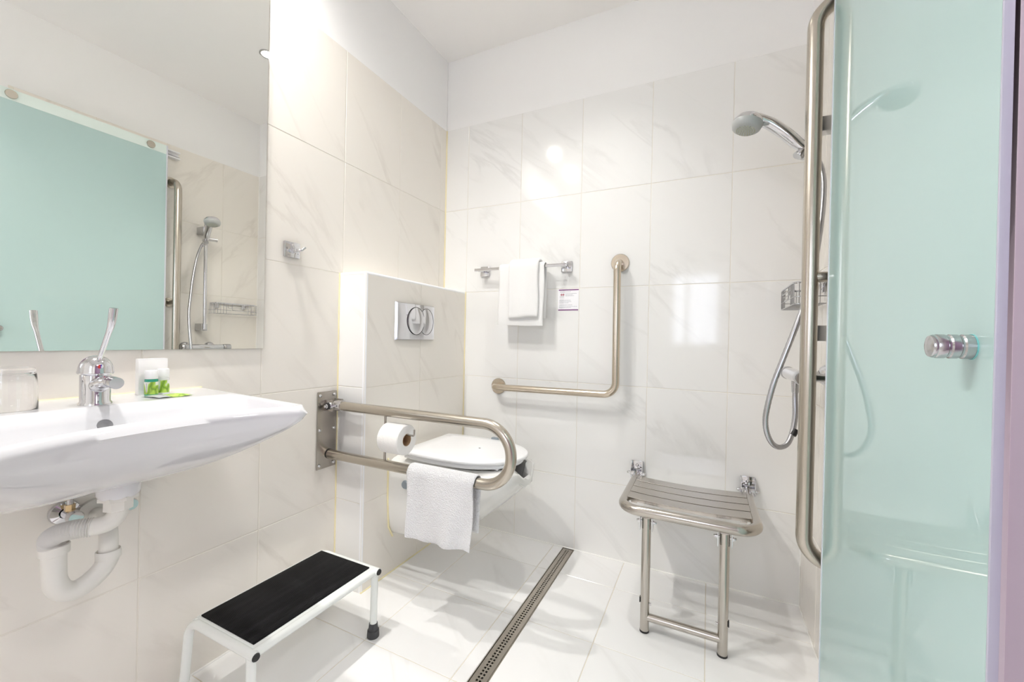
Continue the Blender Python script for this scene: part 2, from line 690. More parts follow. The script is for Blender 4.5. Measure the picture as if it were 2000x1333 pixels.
# ceiling and floor
struct(MB().box((-0.12, REAR - 0.15, CEIL), (3.3, 0.12, CEIL + 0.1)).build('ceiling', M['ceil'], smooth=False))
fl = struct(MB().box((-0.12, REAR - 0.15, -0.12), (3.3, 0.12, -0.02)).build('floor', M['fgrout'], smooth=False))
DX0, DX1, DEND = 0.7235, 0.7785, -1.75
fb = MB()
fb.box((0, REAR, -0.02), (DX0, 0, -G))
fb.box((DX1, REAR, -0.02), (W + 0.12, 0, -G))
fb.box((DX0, REAR, -0.02), (DX1, DEND, -G))
fb.box((W + 0.12, REAR, -0.02), (3.3, 0, -G))
fb.build('grout', M['fgrout'], fl, smooth=False)
ysf = [REAR, -2.545, -2.212, -1.878, -1.545, -1.212, -0.881, -0.549, -0.216, 0.0]
lay(fl, (0, 0, 0), (1, 0, 0), (0, 1, 0), [0.0, 0.339, 0.6755, 0.7235], ysf, M['ftile'], 'f')
lay(fl, (0, 0, 0), (1, 0, 0), (0, 1, 0), [0.7785, 1.0115, 1.3445, W], ysf, M['ftile'], 'f')
lay(fl, (0, 0, 0), (1, 0, 0), (0, 1, 0), [0.7235, 0.7785], [REAR, -2.212, DEND], M['ftile'], 'f')
lay(fl, (0, 0, 0), (1, 0, 0), (0, 1, 0), [W, 2.0, 2.333, 2.667, 3.0, 3.3], ysf, M['ftile'], 'f')
# corridor beyond the doorway
cw = MB()
cw.box((3.3, REAR - 0.15, 0), (3.42, 0.12, CEIL))
cw.box((W + 0.12, -0.05, 0), (3.3, 0.12, CEIL))
cw.box((W + 0.12, REAR - 0.15, 0), (3.3, REAR, CEIL))
struct(cw.build('wall_corridor', M['purple'], smooth=False))
# door lining
dj = MB()
dj.box((W - 0.0475, DY0 - 0.012, 0), (W - 0.013, DY0 + 0.022, DZ + 0.02), 0.002)
dj.box((W - 0.0475, DY1 - 0.022, 0), (W - 0.013, DY1 + 0.012, DZ + 0.02), 0.002)
dj.box((W - 0.0475, DY1 + 0.012, DZ - 0.012), (W - 0.013, DY0 - 0.012, DZ + 0.02), 0.002)
struct(dj.build('trim_1', M['jamb']))
dj = MB()
dj.box((W - 0.013, DY0 - 0.008, 0), (W + 0.13, DY0 - 0.0003, DZ + 0.008))
dj.box((W - 0.013, DY1 + 0.0003, 0), (W + 0.13, DY1 + 0.008, DZ + 0.008))
dj.box((W - 0.013, DY1 + 0.008, DZ - 0.008), (W + 0.13, DY0 - 0.008, DZ - 0.0003))
struct(dj.build('trim_5', M['lining'], smooth=False))

# boxed-in cistern wall
BX, BY, BH = 0.142, -0.7125, 1.2475
bxw = struct(MB().box((0.001, BY + G, 0), (BX - G, -0.001, BH - G)).build('wall_cistern', M['grout'], smooth=False))
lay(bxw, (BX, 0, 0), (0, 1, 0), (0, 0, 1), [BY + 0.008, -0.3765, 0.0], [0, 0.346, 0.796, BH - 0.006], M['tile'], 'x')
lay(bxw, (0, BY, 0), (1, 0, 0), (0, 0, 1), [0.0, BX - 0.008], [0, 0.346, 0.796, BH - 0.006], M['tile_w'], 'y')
lay(bxw, (0, BY, BH), (1, 0, 0), (0, 1, 0), [0.0, BX - 0.008], [0.008, 0.336, 0.7125], M['tile_w'], 'z')
tr = MB()
tr.tube([(BX - 0.008, BY + 0.008, 0), (BX - 0.008, BY + 0.008, BH - 0.004)], 0.0085, 16)
tr.tube([(BX - 0.007, BY + 0.004, BH - 0.007), (BX - 0.007, -0.001, BH - 0.007)], 0.0078, 16)
tr.tube([(0.001, BY + 0.007, BH - 0.007), (BX - 0.006, BY + 0.007, BH - 0.007)], 0.0078, 16)
struct(tr.build('trim_2', M['trimw']))
# silicone joints in the corners
si = MB()


def bead(a, b, r=0.004):
    si.tube([a, b], r, 8)


bead((0.001, -0.001, BH), (0.001, -0.001, TOP))
bead((0.001, BY - 0.001, 0.0), (0.001, BY - 0.001, BH), 0.003)
bead((BX + 0.001, -0.001, 0.0), (BX + 0.001, -0.001, BH), 0.0035)
bead((BX + 0.001, BY, 0.001), (BX + 0.001, 0, 0.001), 0.003)
struct(si.build('trim_3', M['silicone']))
si = MB()
bead((BX, -0.001, 0.001), (W, -0.001, 0.001), 0.0035)
bead((0.001, REAR, 0.001), (0.001, BY, 0.001), 0.0035)
bead((W - 0.001, -0.001, 0.001), (W - 0.001, -0.001, TOP), 0.0035)
bead((W - 0.001, 0, 0.001), (W - 0.001, DY0, 0.001), 0.0035)
struct(si.build('trim_4', M['silicone_w']))

# ------------------------------------------------------------------ ceiling spots
LBL = ['recessed ceiling spot above the toilet and shower area, seen in the mirror edge',
       'recessed ceiling spot above the right end of the washbasin',
       'recessed ceiling spot above the tap of the washbasin']
for i_, (x_, y_, w_, a_) in enumerate(LAMPS):
    t = thing('ceiling_light', (x_, y_, CEIL), LBL[i_], 'ceiling light', 'recessed ceiling spots')
    MB().lathe((x_, y_, CEIL), (0, 0, -1), [(0.031, -0.02), (0.031, 0.001), (0.034, 0.005), (0.041, 0.004), (0.042, 0.0)], 32).build('ring', M['satchrome'], t)
    MB().lathe((x_, y_, CEIL), (0, 0, -1), [(0.0, 0.003), (0.03, 0.003)], 24).build('lens', M['lens'], t)

# ------------------------------------------------------------------ mirror
t = thing('mirror', (0.003, -1.51, 0.949), 'large frameless wall mirror over the washbasin', 'mirror')
MB().box((0.0022, -1.98, 0.9490), (0.0058, -1.0225, 2.135)).build('backing', M['glassedge'], t, smooth=False)
MB().add([(0.006, -1.98, 0.949), (0.006, -1.0225, 0.949), (0.006, -1.0225, 2.135), (0.006, -1.98, 2.135)], [(0, 1, 2, 3)]).build('silvered_face', M['mirror'], t, smooth=False)

# ------------------------------------------------------------------ washbasin
SY, SZ = -1.50, 0.838


def s_hw(x):
    return 0.302 - 0.052 * (x / 0.537)


def s_xf(u):
    a = abs(u)
    x = 0.445 + 0.100 * a ** 2.2
    if a > 0.86:
        x -= 0.060 * (1 - math.sqrt(max(0, 1 - ((a - 0.86) / 0.14) ** 2)))
    return x


def s_xy(u, t):
    x = 0.001 + t * s_xf(u)
    return x, SY + u * s_hw(x)


def s_bowl(u, t):
    a = max(0.0, 1 - abs((t - 0.70) / (0.28 if t < 0.70 else 0.27)) ** 2.6)
    b = max(0.0, 1 - abs(u / 0.95) ** 3.2)
    return 0.118 * a ** 0.9 * b


def s_top(u, t):
    e = max(sstep(0.975, 1.0, t), sstep(0.975, 1.0, abs(u)))
    return SZ - s_bowl(u, t) - 0.009 * e * e


def s_bot(u, t):
    a = max(0.0, 1 - abs(u) ** 3.6) ** 0.62
    b = max(0.0, 1 - t ** 3.0) ** 0.62
    return SZ - 0.026 - 0.153 * a * (0.25 + 0.75 * sstep(-0.2, 0.35, t)) * b


NU, NT = 72, 48
us = [math.sin((i / NU - 0.5) * PI * 0.94) / math.sin(PI * 0.47) for i in range(NU + 1)]
ts = [1 - (1 - j / NT) ** 1.25 for j in range(NT + 1)]
top = [[(*s_xy(u, q), s_top(u, q)) for q in ts] for u in us]
bot = [[(*s_xy(u, q), s_bot(u, q)) for q in ts] for u in us]
basin = thing('washbasin', (0.0, SY, 0.65), 'wide white wall-hung washbasin with curved-in front rim', 'washbasin')
mb = MB().grid(top).grid(bot, flip=True)


def rim_loop(src):
    L = [src[0][j] for j in range(NT + 1)] + [src[i][NT] for i in range(1, NU)] + [src[NU][j] for j in range(NT, -1, -1)]
    return L


la, lb = rim_loop(top), rim_loop(bot)
mid = []
cx_, cy_ = 0.24, SY
for p, q in zip(la, lb):
    d = Vector((p[0] - cx_, p[1] - cy_, 0)).normalized() * 0.007
    mid.append((p[0] + (d.x if p[0] > 0.01 else 0), p[1] + d.y, (p[2] + q[2]) / 2))
mb.grid([la, mid, lb])
bk_t = [top[i][0] for i in range(NU + 1)]
bk_b = [bot[i][0] for i in range(NU + 1)]
mb.grid([bk_t, bk_b], flip=True)
mb.build('bowl', M['ceramic'], basin, angle=70)
# overflow
ou, ot = 0.06, 0.455
ox, oy = s_xy(ou, ot)
oz = s_top(ou, ot)
e_ = 0.01
gx = (s_top(ou, ot + e_) - s_top(ou, ot - e_)) / (s_xy(ou, ot + e_)[0] - s_xy(ou, ot - e_)[0])
nrm = Vector((-gx, 0, 1)).normalized()
MB().lathe(Vector((ox, oy, oz)) + nrm * 0.0006, nrm, [(0.0, 0.0), (0.0105, 0.0), (0.0125, 0.0012), (0.013, 0.0)], 24).build('overflow_hole', mat('overflow_grey', (0.23, 0.23, 0.24), 0.5), basin)
MB().lathe((0.265, SY, s_top(0, 0.6) + 0.001), (0, 0, 1), [(0.0, 0.004), (0.026, 0.004), (0.03, 0.0)], 24).build('drain_plug', M['chrome'], basin)
# silicone joint to the wall
MB().tube([(0.001, SY - 0.3, SZ + 0.0), (0.001, SY + 0.3, SZ + 0.0)], 0.0016, 8).build('silicone_joint', M['silicone'], basin)

# ------------------------------------------------------------------ tap
FX, FY = 0.142, -1.478
tap = thing('basin_tap', (FX, FY, SZ), 'chrome basin tap with long medical elbow lever', 'tap')
MB().lathe((FX, FY, SZ), (0, 0, 1), [(0.0, 0), (0.027, 0), (0.027, 0.003), (0.0245, 0.006), (0.0245, 0.062), (0.022, 0.066), (0.0, 0.066)], 40).build('body', M['chrome'], tap)
dome = [(0.0, 0.0), (0.0285, 0.0), (0.0295, 0.003), (0.0285, 0.006)]
for k in range(1, 9):
    a = k / 8 * PI / 2
    dome.append((0.028 * math.cos(a), 0.008 + 0.031 * math.sin(a)))
MB().lathe((FX, FY, SZ + 0.066), (0.06, 0, 1), dome, 40).build('dome_cap', M['chrome'], tap)
MB().tube(catmull([(FX + 0.004, FY, SZ + 0.034), (FX + 0.03, FY, SZ + 0.047), (FX + 0.062, FY, SZ + 0.053), (FX + 0.080, FY, SZ + 0.052)], 6),
          [(0.016, 0.017)] * 6 + [(0.0125, 0.015)] * 6 + [(0.0105, 0.0125)] * 7, 24).build('spout', M['chrome'], tap)
MB().cyl((FX + 0.080, FY, SZ + 0.052), (FX + 0.096, FY, SZ + 0.0505), 0.012, 0.012).build('aerator', M['satchrome'], tap)
lv = catmull([(FX + 0.010, FY, SZ + 0.086), (FX + 0.028, FY, SZ + 0.113), (FX + 0.052, FY, SZ + 0.148), (FX + 0.068, FY, SZ + 0.172), (FX + 0.078, FY, SZ + 0.206)], 6)
MB().tube(lv, [(0.0042 + 0.0008 * min(1, i / 24), 0.0046 + 0.0025 * sstep(12, 22, i)) for i in range(len(lv))], 14).build('lever', M['chrome'], tap)
HB = Vector((FX + 0.0275, FY - 0.002, SZ + 0.082))
HA = Vector((0.94, -0.30, 0.05)).normalized()
MB().lathe(HB - HA * 0.004, HA, [(0, 0.0), (0.0052, 0.0), (0.0052, 0.003), (0.004, 0.0042), (0.0, 0.0045)], 16).build('lever_hub', M['plast'], tap)
for sg, nm_, mm in ((-1, 'hot_mark', 'rd'), (1, 'cold_mark', 'bl')):
    pp = [HB + HA * 0.0008 + Vector((0.0, sg * 0.0043 * math.sin(a), 0.0043 * math.cos(a))) for a in [PI * k / 12 for k in range(13)]]
    MB().add(pp + [p - HA * 0.0016 for p in pp], [tuple(range(13))] + [(k, k + 1, 14 + k, 13 + k) for k in range(12)]).build(nm_, M[mm], tap)

# ------------------------------------------------------------------ trap and valves under the basin
trap = thing('basin_trap', (0.22, -1.50, 0.49), 'white plastic siphon trap with corrugated hose under the washbasin', 'drain trap')
LX, LY, RX, RY = 0.200, -1.553, 0.200, -1.473
MB().lathe((0.265, -1.482, 0.690), (0, 0, -1), [(0.0, 0), (0.034, 0), (0.034, 0.018), (0.031, 0.026), (0.0, 0.026)], 32).build('outlet_flange', M['ceramic'], trap)
MB().lathe((0.265, -1.482, 0.666), (0, 0, -1), [(0.0, 0), (0.033, 0), (0.033, 0.007), (0.024, 0.010), (0.024, 0.028), (0.02, 0.030), (0.0, 0.03)], 8).build('union_nut', M['trap'], trap, angle=30)
elb = fillet([(0.265, -1.482, 0.642), (0.265, -1.484, 0.611), (0.252, -1.523, 0.611)], 0.024, 8)
MB().tube(elb, 0.0165, 20).build('elbow', M['trap'], trap)
hp = catmull([(0.254, -1.517, 0.611), (0.240, -1.538, 0.612), (0.222, -1.555, 0.606), (0.206, -1.560, 0.592), (LX, LY - 0.001, 0.568)], 26)
MB().tube(hp, [0.0165 + 0.0017 * math.sin(i * 2 * PI / 4) for i in range(len(hp))], 20).build('corrugated_hose', M['hosew'], trap, angle=60)
MB().lathe((LX, LY, 0.580), (0, 0, -1), [(0.0, 0.004), (0.018, 0.004), (0.020, 0.0), (0.022, 0.002), (0.022, 0.018), (0.018, 0.020)], 28).build('collar', M['trap'], trap)
MB().lathe((RX, RY, 0.534), (0, 0, -1), [(0.0, 0.004), (0.0155, 0.004), (0.019, 0.0), (0.0205, 0.002), (0.0205, 0.017), (0.016, 0.019)], 28).build('collar', M['trap'], trap)
up_ = catmull([(LX, LY, 0.572), (LX, LY, 0.535), (LX, LY + 0.002, 0.505), (LX, LY + 0.012, 0.484), (LX, LY + 0.030, 0.475), (RX, RY - 0.030, 0.481), (RX, RY - 0.011, 0.496), (RX, RY - 0.001, 0.515), (RX, RY, 0.530)], 6)
MB().tube(up_, [0.0182] * len(up_), 22).build('u_bend', M['trap'], trap)
rp_ = fillet([(RX, RY, 0.525), (RX, RY, 0.575), (0.10, -1.445, 0.575), (0.0, -1.425, 0.55)], [0, 0.028, 0.03, 0], 8)
MB().tube(rp_, 0.0155, 20).build('wall_pipe', M['trap'], trap)
MB().lathe((0.001, -1.425, 0.545), (1, 0, 0), [(0.0, 0), (0.045, 0), (0.043, 0.006), (0.017, 0.014)], 32).build('wall_rosette', M['trap'], trap)


def angle_valve(y, z, label):
    v = thing('angle_valve', (0.0, y, z), label, 'valve', 'angle valves under the basin')
    MB().lathe((0.001, y, z), (1, 0, 0), [(0.0, 0), (0.027, 0), (0.025, 0.006), (0.012, 0.010)], 28).build('rosette', M['chrome'], v)
    MB().cyl((0.008, y, z), (0.05, y, z), 0.0105).build('body', M['chrome'], v)
    MB().lathe((0.05, y, z), (1, 0, 0), [(0.0, 0.016), (0.0125, 0.016), (0.0145, 0.012), (0.0145, 0.002), (0.0125, 0), (0, 0)], 16).build('handle', M['chrome'], v)
    MB().cyl((0.03, y, z), (0.03, y, z + 0.10), 0.006).build('riser', M['satchrome'], v)
    MB().cyl((0.03, y, z + 0.01), (0.03, y, z + 0.024), 0.0095, n=6).build('nut', mat('brass_tinted', (0.62, 0.47, 0.28), 0.2, 1.0), v, angle=20)


angle_valve(-1.480, 0.575, 'chrome angle valve on the wall, left one behind the siphon')
angle_valve(-1.382, 0.570, 'chrome angle valve on the wall right of the siphon')

# ------------------------------------------------------------------ things on the basin
GX, GY = 0.115, -1.592
gl = thing('drinking_glass', (GX, GY, SZ), 'upturned clear drinking glass on the washbasin left of the tap', 'glass')
MB().lathe((GX, GY, SZ + 0.001), (0, 0, 1), [(0.0375, 0.0), (0.0375, 0.002), (0.0372, 0.03), (0.036, 0.055), (0.034, 0.075), (0.0325, 0.082), (0.0, 0.082),
                                              (0.0, 0.072), (0.029, 0.072), (0.032, 0.068), (0.0345, 0.05), (0.0355, 0.03), (0.0358, 0.002), (0.0375, 0.0)], 40).build('tumbler', M['glass'], gl)

bx = thing('soap_box', (0.052, -1.34, SZ), 'small plain white carton standing behind the toiletry bottles', 'box')
MB().box((0.043, -1.3715, SZ), (0.060, -1.3105, SZ + 0.089), 0.0012).build('carton', M['boxw'], bx)
MB().box((0.0430, -1.3712, SZ + 0.0885), (0.0600, -1.3108, SZ + 0.0898), 0.0004).build('top_flap', M['boxw'], bx)


def bottle(x, y, r, h, hc, body, label, lab, lcol, caplabel=None):
    b = thing('shampoo_bottle', (x, y, SZ), label, 'bottle', 'toiletry bottles on the basin')
    MB().lathe((x, y, SZ), (0, 0, 1), [(0, 0), (r * 0.94, 0), (r, 0.002), (r, h - hc - 0.001), (r * 0.9, h - hc), (0, h - hc)], 28).build('body', body, b)
    MB().lathe((x, y, SZ + h - hc), (0, 0, 1), [(0, 0), (r * 0.99, 0), (r * 0.99, hc - 0.002), (r * 0.9, hc), (0, hc)], 28).build('cap', M['plast'], b)
    rows = []
    for z in (0.004, h - hc - 0.007):
        rows.append([(x + (r + 0.0004) * math.cos(a), y + (r + 0.0004) * math.sin(a), SZ + z) for a in [(-130 + k * 10) * PI / 180 for k in range(25)]])
    l = MB().grid(rows).build('label', lab, b, origin=(x, y, SZ))
    return b


b1 = bottle(0.088, -1.357, 0.0132, 0.0625, 0.021, M['green'], 'small green toiletry bottle with white cap', M['leaf'], None)
b2 = bottle(0.075, -1.3265, 0.0122, 0.0645, 0.022, M['plast'], 'small white toiletry bottle with green leaf print', M['leaf'], None)
# upright lettering on the green bottle's label (too small to read: a column of short strokes)
st = MB()
for k in range(9):
    a = -62 * PI / 180
    r = 0.0139
    z = SZ + 0.008 + k * 0.0027
    p0 = Vector((0.088 + r * math.cos(a), -1.357 + r * math.sin(a), z))
    d = Vector((-math.sin(a), math.cos(a), 0))
    st.add([p0 - d * 0.0011, p0 + d * 0.0011, p0 + d * 0.0011 + Vector((0, 0, 0.0017)), p0 - d * 0.0011 + Vector((0, 0, 0.0017))], [(0, 1, 2, 3)])
o = st.build('lettering', M['ink'], b1)

sa = thing('sachet', (0.15, -1.352, SZ), 'flat clear and green printed sachet lying in front of the bottles', 'sachet')
rows = []
for i in range(13):
    q = i / 12
    rows.append([(0.105 + 0.058 * w + 0.006 * q, -1.385 + 0.068 * q + 0.012 * w, SZ + 0.0015 + 0.0045 * math.sin(PI * w) * (0.4 + 0.6 * math.sin(PI * q)) + 0.0012 * math.sin(9 * q)) for w in [k / 8 for k in range(9)]])
rows2 = [[(p[0], p[1], SZ + 0.0006) for p in r] for r in rows]
MB().grid(rows[4:]).grid(rows2[4:], flip=True).build('printed_pouch', M['sach'], sa, origin=(0.15, -1.352, SZ - 0.004))
MB().grid(rows[:5]).grid(rows2[:5], flip=True).build('clear_end', mat('clear_film', (0.9, 0.92, 0.95), 0.1, Transmission_Weight=0.5), sa)

# ------------------------------------------------------------------ robe hook
hk = thing('robe_hook', (0.0, -0.926, 1.295), 'small square chrome double robe hook right of the mirror', 'hook')
MB().box((0.0005, -0.955, 1.268), (0.010, -0.897, 1.322), 0.0012).build('back_plate', M['chrome'], hk)
MB().cyl((0.01, -0.926, 1.293), (0.030, -0.926, 1.293), 0.011, 0.008).build('stem', M['chrome'], hk)
for s in (-1, 1):
    MB().tube(catmull([(0.028, -0.926, 1.292), (0.038, -0.926 + s * 0.012, 1.293), (0.044, -0.926 + s * 0.024, 1.306)], 6), 0.0045, 14).build('prong', M['chrome'], hk)

# ------------------------------------------------------------------ flush plate
FPY0, FPY1, FPZ0, FPZ1 = -0.549, -0.284, 0.983, 1.146
fp = thing('flush_plate', (BX, -0.4165, 1.065), 'chrome dual flush plate above the toilet', 'flush plate')
N = 20
rows = []
for i in range(N + 1):
    v = i / N
    rows.append([(BX + 0.010 + 0.010 * (1 - (2 * w - 1) ** 2) * (1 - 0.15 * (2 * v - 1) ** 2), FPY0 + 0.006 + (FPY1 - FPY0 - 0.012) * w, FPZ0 + 0.004 + (FPZ1 - FPZ0 - 0.008) * v) for w in [k / N for k in range(N + 1)]])
edge = lambda rws: [rws[0][k] for k in range(N)] + [rws[k][N] for k in range(N)] + [rws[N][k] for k in range(N, 0, -1)] + [rws[k][0] for k in range(N, 0, -1)]
er = edge(rows)
base_loop = [(BX + 0.0005, FPY0 + (p[1] - FPY0 - 0.006) / (FPY1 - FPY0 - 0.012) * (FPY1 - FPY0), FPZ0 + (p[2] - FPZ0 - 0.004) / (FPZ1 - FPZ0 - 0.008) * (FPZ1 - FPZ0)) for p in er]
MB().grid(rows).grid([er, base_loop], closed_u=True).build('cover', M['chrome'], fp, angle=25)


def oval(cy, cz, ry, rz, name, x0):
    m_ = MB()
    n = 40
    rings = []
    for k in range(7):
        q = 1 - k / 6
        rings.append([(x0 + 0.006 - 0.0045 * (1 - q) ** 2 * 0 - 0.0035 * (q ** 3), cy + ry * q * math.cos(a) + 1e-5, cz + rz * q * math.sin(a)) for a in [2 * PI * j / n for j in range(n)]])
    base = [(x0 - 0.002, p[1], p[2]) for p in rings[0]]
    m_.grid([base] + rings, closed_u=True)
    o_ = m_.build(name, M['chrome'], fp)
    lp = [(x0 + 0.0024, cy + (ry + 0.0008) * math.cos(2 * PI * j / n), cz + (rz + 0.0008) * math.sin(2 * PI * j / n)) for j in range(n)]
    MB().tube(lp, 0.0011, 6, closed=True).build('button_gap', M['dark'], o_)


oval(-0.359, 1.0685, 0.050, 0.059, 'flush_button', BX + 0.0165)
oval(-0.4325, 1.0685, 0.054, 0.060, 'flush_button', BX + 0.0185)

# ------------------------------------------------------------------ toilet
TY = -0.40
toi = thing('toilet', (BX, TY, 0.14), 'white wall-hung toilet with closed lid beneath the flush plate', 'toilet')
secs = []
#      x      half-width  z bottom  z top   squareness
SEC = [(BX + 0.001, 0.172, 0.150, 0.492, 6.0), (0.20, 0.172, 0.148, 0.494, 5.0), (0.30, 0.170, 0.150, 0.496, 4.0), (0.38, 0.174, 0.165, 0.497, 3.2),
       (0.45, 0.177, 0.205, 0.498, 2.9), (0.52, 0.174, 0.262, 0.499, 2.7), (0.58, 0.165, 0.312, 0.499, 2.5), (0.63, 0.148, 0.355, 0.499, 2.4),
       (0.67, 0.118, 0.395, 0.499, 2.3), (0.695, 0.080, 0.425, 0.497, 2.2), (0.706, 0.040, 0.448, 0.494, 2.0), (0.709, 0.006, 0.465, 0.485, 2.0)]
SEC2 = []
for a, b in zip(SEC[:-1], SEC[1:]):
    m_n = max(1, int((b[0] - a[0]) / 0.014))
    for k in range(m_n):
        SEC2.append(tuple(p + (q - p) * k / m_n for p, q in zip(a, b)))
SEC = SEC2 + [SEC[-1]]
n = 120
rows = []
for x, hw, zb, zt, p in SEC:
    ring = []
    zc, hz = (zb + zt) / 2, (zt - zb) / 2
    for k in range(n):
        a = 2 * PI * k / n
        c_, s_ = math.cos(a), math.sin(a)
        py = math.copysign(abs(c_) ** (2 / p), c_)
        pz = math.copysign(abs(s_) ** (2 / (p if s_ < 0 else 8)), s_)
        # taper toward the foot
        tp = 1 - 0.10 * max(0, -pz) ** 1.5
        ring.append((x, TY + hw * py * tp, zc + hz * pz))
    rows.append(ring)
# front notch of the open-front rim
for r in rows:
    for k, pnt in enumerate(r):
        if pnt[2] > 0.46:
            d = math.exp(-((pnt[1] - TY + 0.005) / 0.058) ** 4)
            r[k] = (pnt[0], pnt[1], pnt[2] - 0.042 * d * sstep(0.655, 0.69, pnt[0]))
for r in rows:
    for k, pnt in enumerate(r):
        if pnt[2] > 0.452:
            q = ((pnt[0] - 0.47) / 0.215) ** 2 + ((pnt[1] - TY) / 0.135) ** 2
            r[k] = (pnt[0], pnt[1], pnt[2] - 0.12 * (1 - sstep(0.80, 1.0, q)))
b_ = MB().grid(rows, closed_u=True)
b_.add(rows[-1], [tuple(range(n))])
b_.build('bowl', M['bowl'], toi, angle=60)
# side fixing cap
MB().lathe((0.235, TY - 0.172, 0.395), (0, -1, 0), [(0, 0.006), (0.015, 0.006), (0.018, 0.0), (0.018, -0.01)], 24).build('fixing_cap', M['greycap'], toi)
MB().tube([(BX + 0.002, TY - 0.174, 0.49), (BX + 0.002, TY - 0.173, 0.33), (BX + 0.002, TY - 0.165, 0.20), (BX + 0.002, TY - 0.14, 0.152)], 0.004, 8).build('silicone_joint', M['silicone'], toi)


def dshape(x0, x1, hw, n=56, nose=0.62):
    """lid outline: straight hinge side, long rounded front"""
    pts = []
    cxm = x0 + (x1 - x0) * 0.42
    for k in range(n + 1):
        a = -PI / 2 + PI * k / n
        pts.append((cxm + (x1 - cxm) * max(0, math.cos(a)) ** 0.86, TY + hw * math.sin(a)))
    back = []
    for k in range(1, 12):
        q = k / 12
        back.append((cxm + (x0 - cxm) * q, TY + hw * (1 - 0.10 * q ** 3)))
    left = [(x0, TY + hw * 0.90 * (1 - 2 * k / 8)) for k in range(9)]
    back2 = [(p[0], 2 * TY - p[1]) for p in back[::-1]]
    return pts + back + left + back2


def slab(outl, z0, z1, r, dome=0.0):
    cx = sum(p[0] for p in outl) / len(outl)
    cy = sum(p[1] for p in outl) / len(outl)

    def ring(inset, z, s=1.0):
        out = []
        for x, y in outl:
            d = Vector((x - cx, y - cy))
            L_ = d.length
            d = d * ((L_ - inset) / L_ * s)
            out.append((cx + d.x, cy + d.y, z))
        return out
    rs = [ring(r, z0, 0.5), ring(r, z0), ring(0.3 * r, z0 + 0.3 * r), ring(0, z0 + r), ring(0, z1 - r), ring(0.3 * r, z1 - 0.3 * r), ring(r, z1)]
    for s_ in (0.8, 0.6, 0.4, 0.2, 0.02):
        rs.append(ring(r, z1 + dome * (1 - s_ * s_), s_))
    return rs


seat_out = dshape(0.215, 0.672, 0.176)
m_ = MB()
rs = slab(seat_out, 0.500, 0.517, 0.005)[1:7]
inner = [[(0.44 + (p[0] - 0.44) * 0.68, TY + (p[1] - TY) * 0.68, z) for p in rs[-1]] for z in (0.517, 0.500)]
m_.grid(rs + inner + [rs[0]], closed_u=True)
m_.build('seat', M['plast'], toi, angle=50)
lid_out = dshape(0.205, 0.690, 0.187)
MB().grid(slab(lid_out, 0.519, 0.534, 0.006, 0.004), closed_u=True).build('lid', M['plast'], toi, angle=50)
for s in (-1, 1):
    MB().cyl((0.195, TY + s * 0.09 - 0.025, 0.512), (0.195, TY + s * 0.09 + 0.025, 0.512), 0.010).build('hinge', M['satchrome'], toi)
MB().box((0.44, TY + 0.172, 0.520), (0.475, TY + 0.192, 0.542), 0.003).build('lid_clip', M['greycap'], toi)
for s in (-1, 1):
    MB().box((0.60, TY + s * 0.10 - 0.012, 0.497), (0.625, TY + s * 0.10 + 0.012, 0.502), 0.001).build('seat_buffer', M['plast'], toi)

# ------------------------------------------------------------------ folding support rail
GY_ = -0.752
gr = thing('folding_grab_rail', (0.0, GY_, 0.63), 'brushed steel fold-down support rail on a wall plate beside the toilet', 'grab rail')
MB().box((0.0008, -0.808, 0.482), (0.0045, -0.7205, 0.779), 0.0012).build('wall_plate', M['plate'], gr)
for y, z in ((-0.797, 0.765), (-0.732, 0.765), (-0.797, 0.632), (-0.732, 0.632), (-0.797, 0.497), (-0.732, 0.497)):
    MB().lathe((0.0045, y, z), (1, 0, 0), [(0.0065, 0), (0.006, 0.003), (0.0035, 0.0058), (0.0, 0.0065)], 14).build('screw', M['chrome'], gr)
path = fillet([(0.060, GY_, 0.7265), (0.795, GY_, 0.7265), (0.795, GY_, 0.5335), (0.006, GY_, 0.5335)], [0, 0.0963, 0.0963, 0], 16)
MB().tube(path, 0.0178, 24).build('rail', M['steel'], gr)
for a, b in ((-0.778, -0.773), (-0.731, -0.726)):
    MB().box((0.0045, a, 0.706), (0.048, b, 0.748), 0.001).build('hinge_bracket', M['plate'], gr)
MB().cyl((0.034, -0.786, 0.727), (0.034, -0.716, 0.727), 0.0145).build('pivot_barrel', M['chrome'], gr)
MB().lathe((0.034, -0.786, 0.727), (0, -1, 0), [(0.0135, 0), (0.0135, 0.004), (0.009, 0.004), (0.008, 0.004)], 24).build('pivot_washer', M['black'], gr)
MB().lathe((0.034, -0.789, 0.727), (0, -1, 0), [(0.008, 0), (0.008, 0.004), (0.005, 0.005), (0.005, 0.011), (0, 0.012)], 12).build('pivot_bolt', M['chrome'], gr)
MB().tube([(0.040, GY_, 0.7265), (0.075, GY_, 0.7265)], 0.0205, 24).build('hinge_sleeve', M['chrome'], gr)
MB().cyl((0.0046, GY_, 0.5335), (0.0075, GY_, 0.5335), 0.0188).build('rail_buffer', M['black'], gr)
MB().cyl((0.289, GY_, 0.545), (0.289, GY_, 0.715), 0.0045, n=14).build('roll_post', M['plate'], gr)
MB().tube(fillet([(0.289, GY_ - 0.004, 0.6545), (0.424, GY_ - 0.004, 0.6545), (0.424, GY_ - 0.004, 0.676)], 0.006, 5), 0.003, 10).build('roll_hook', M['plate'], gr)

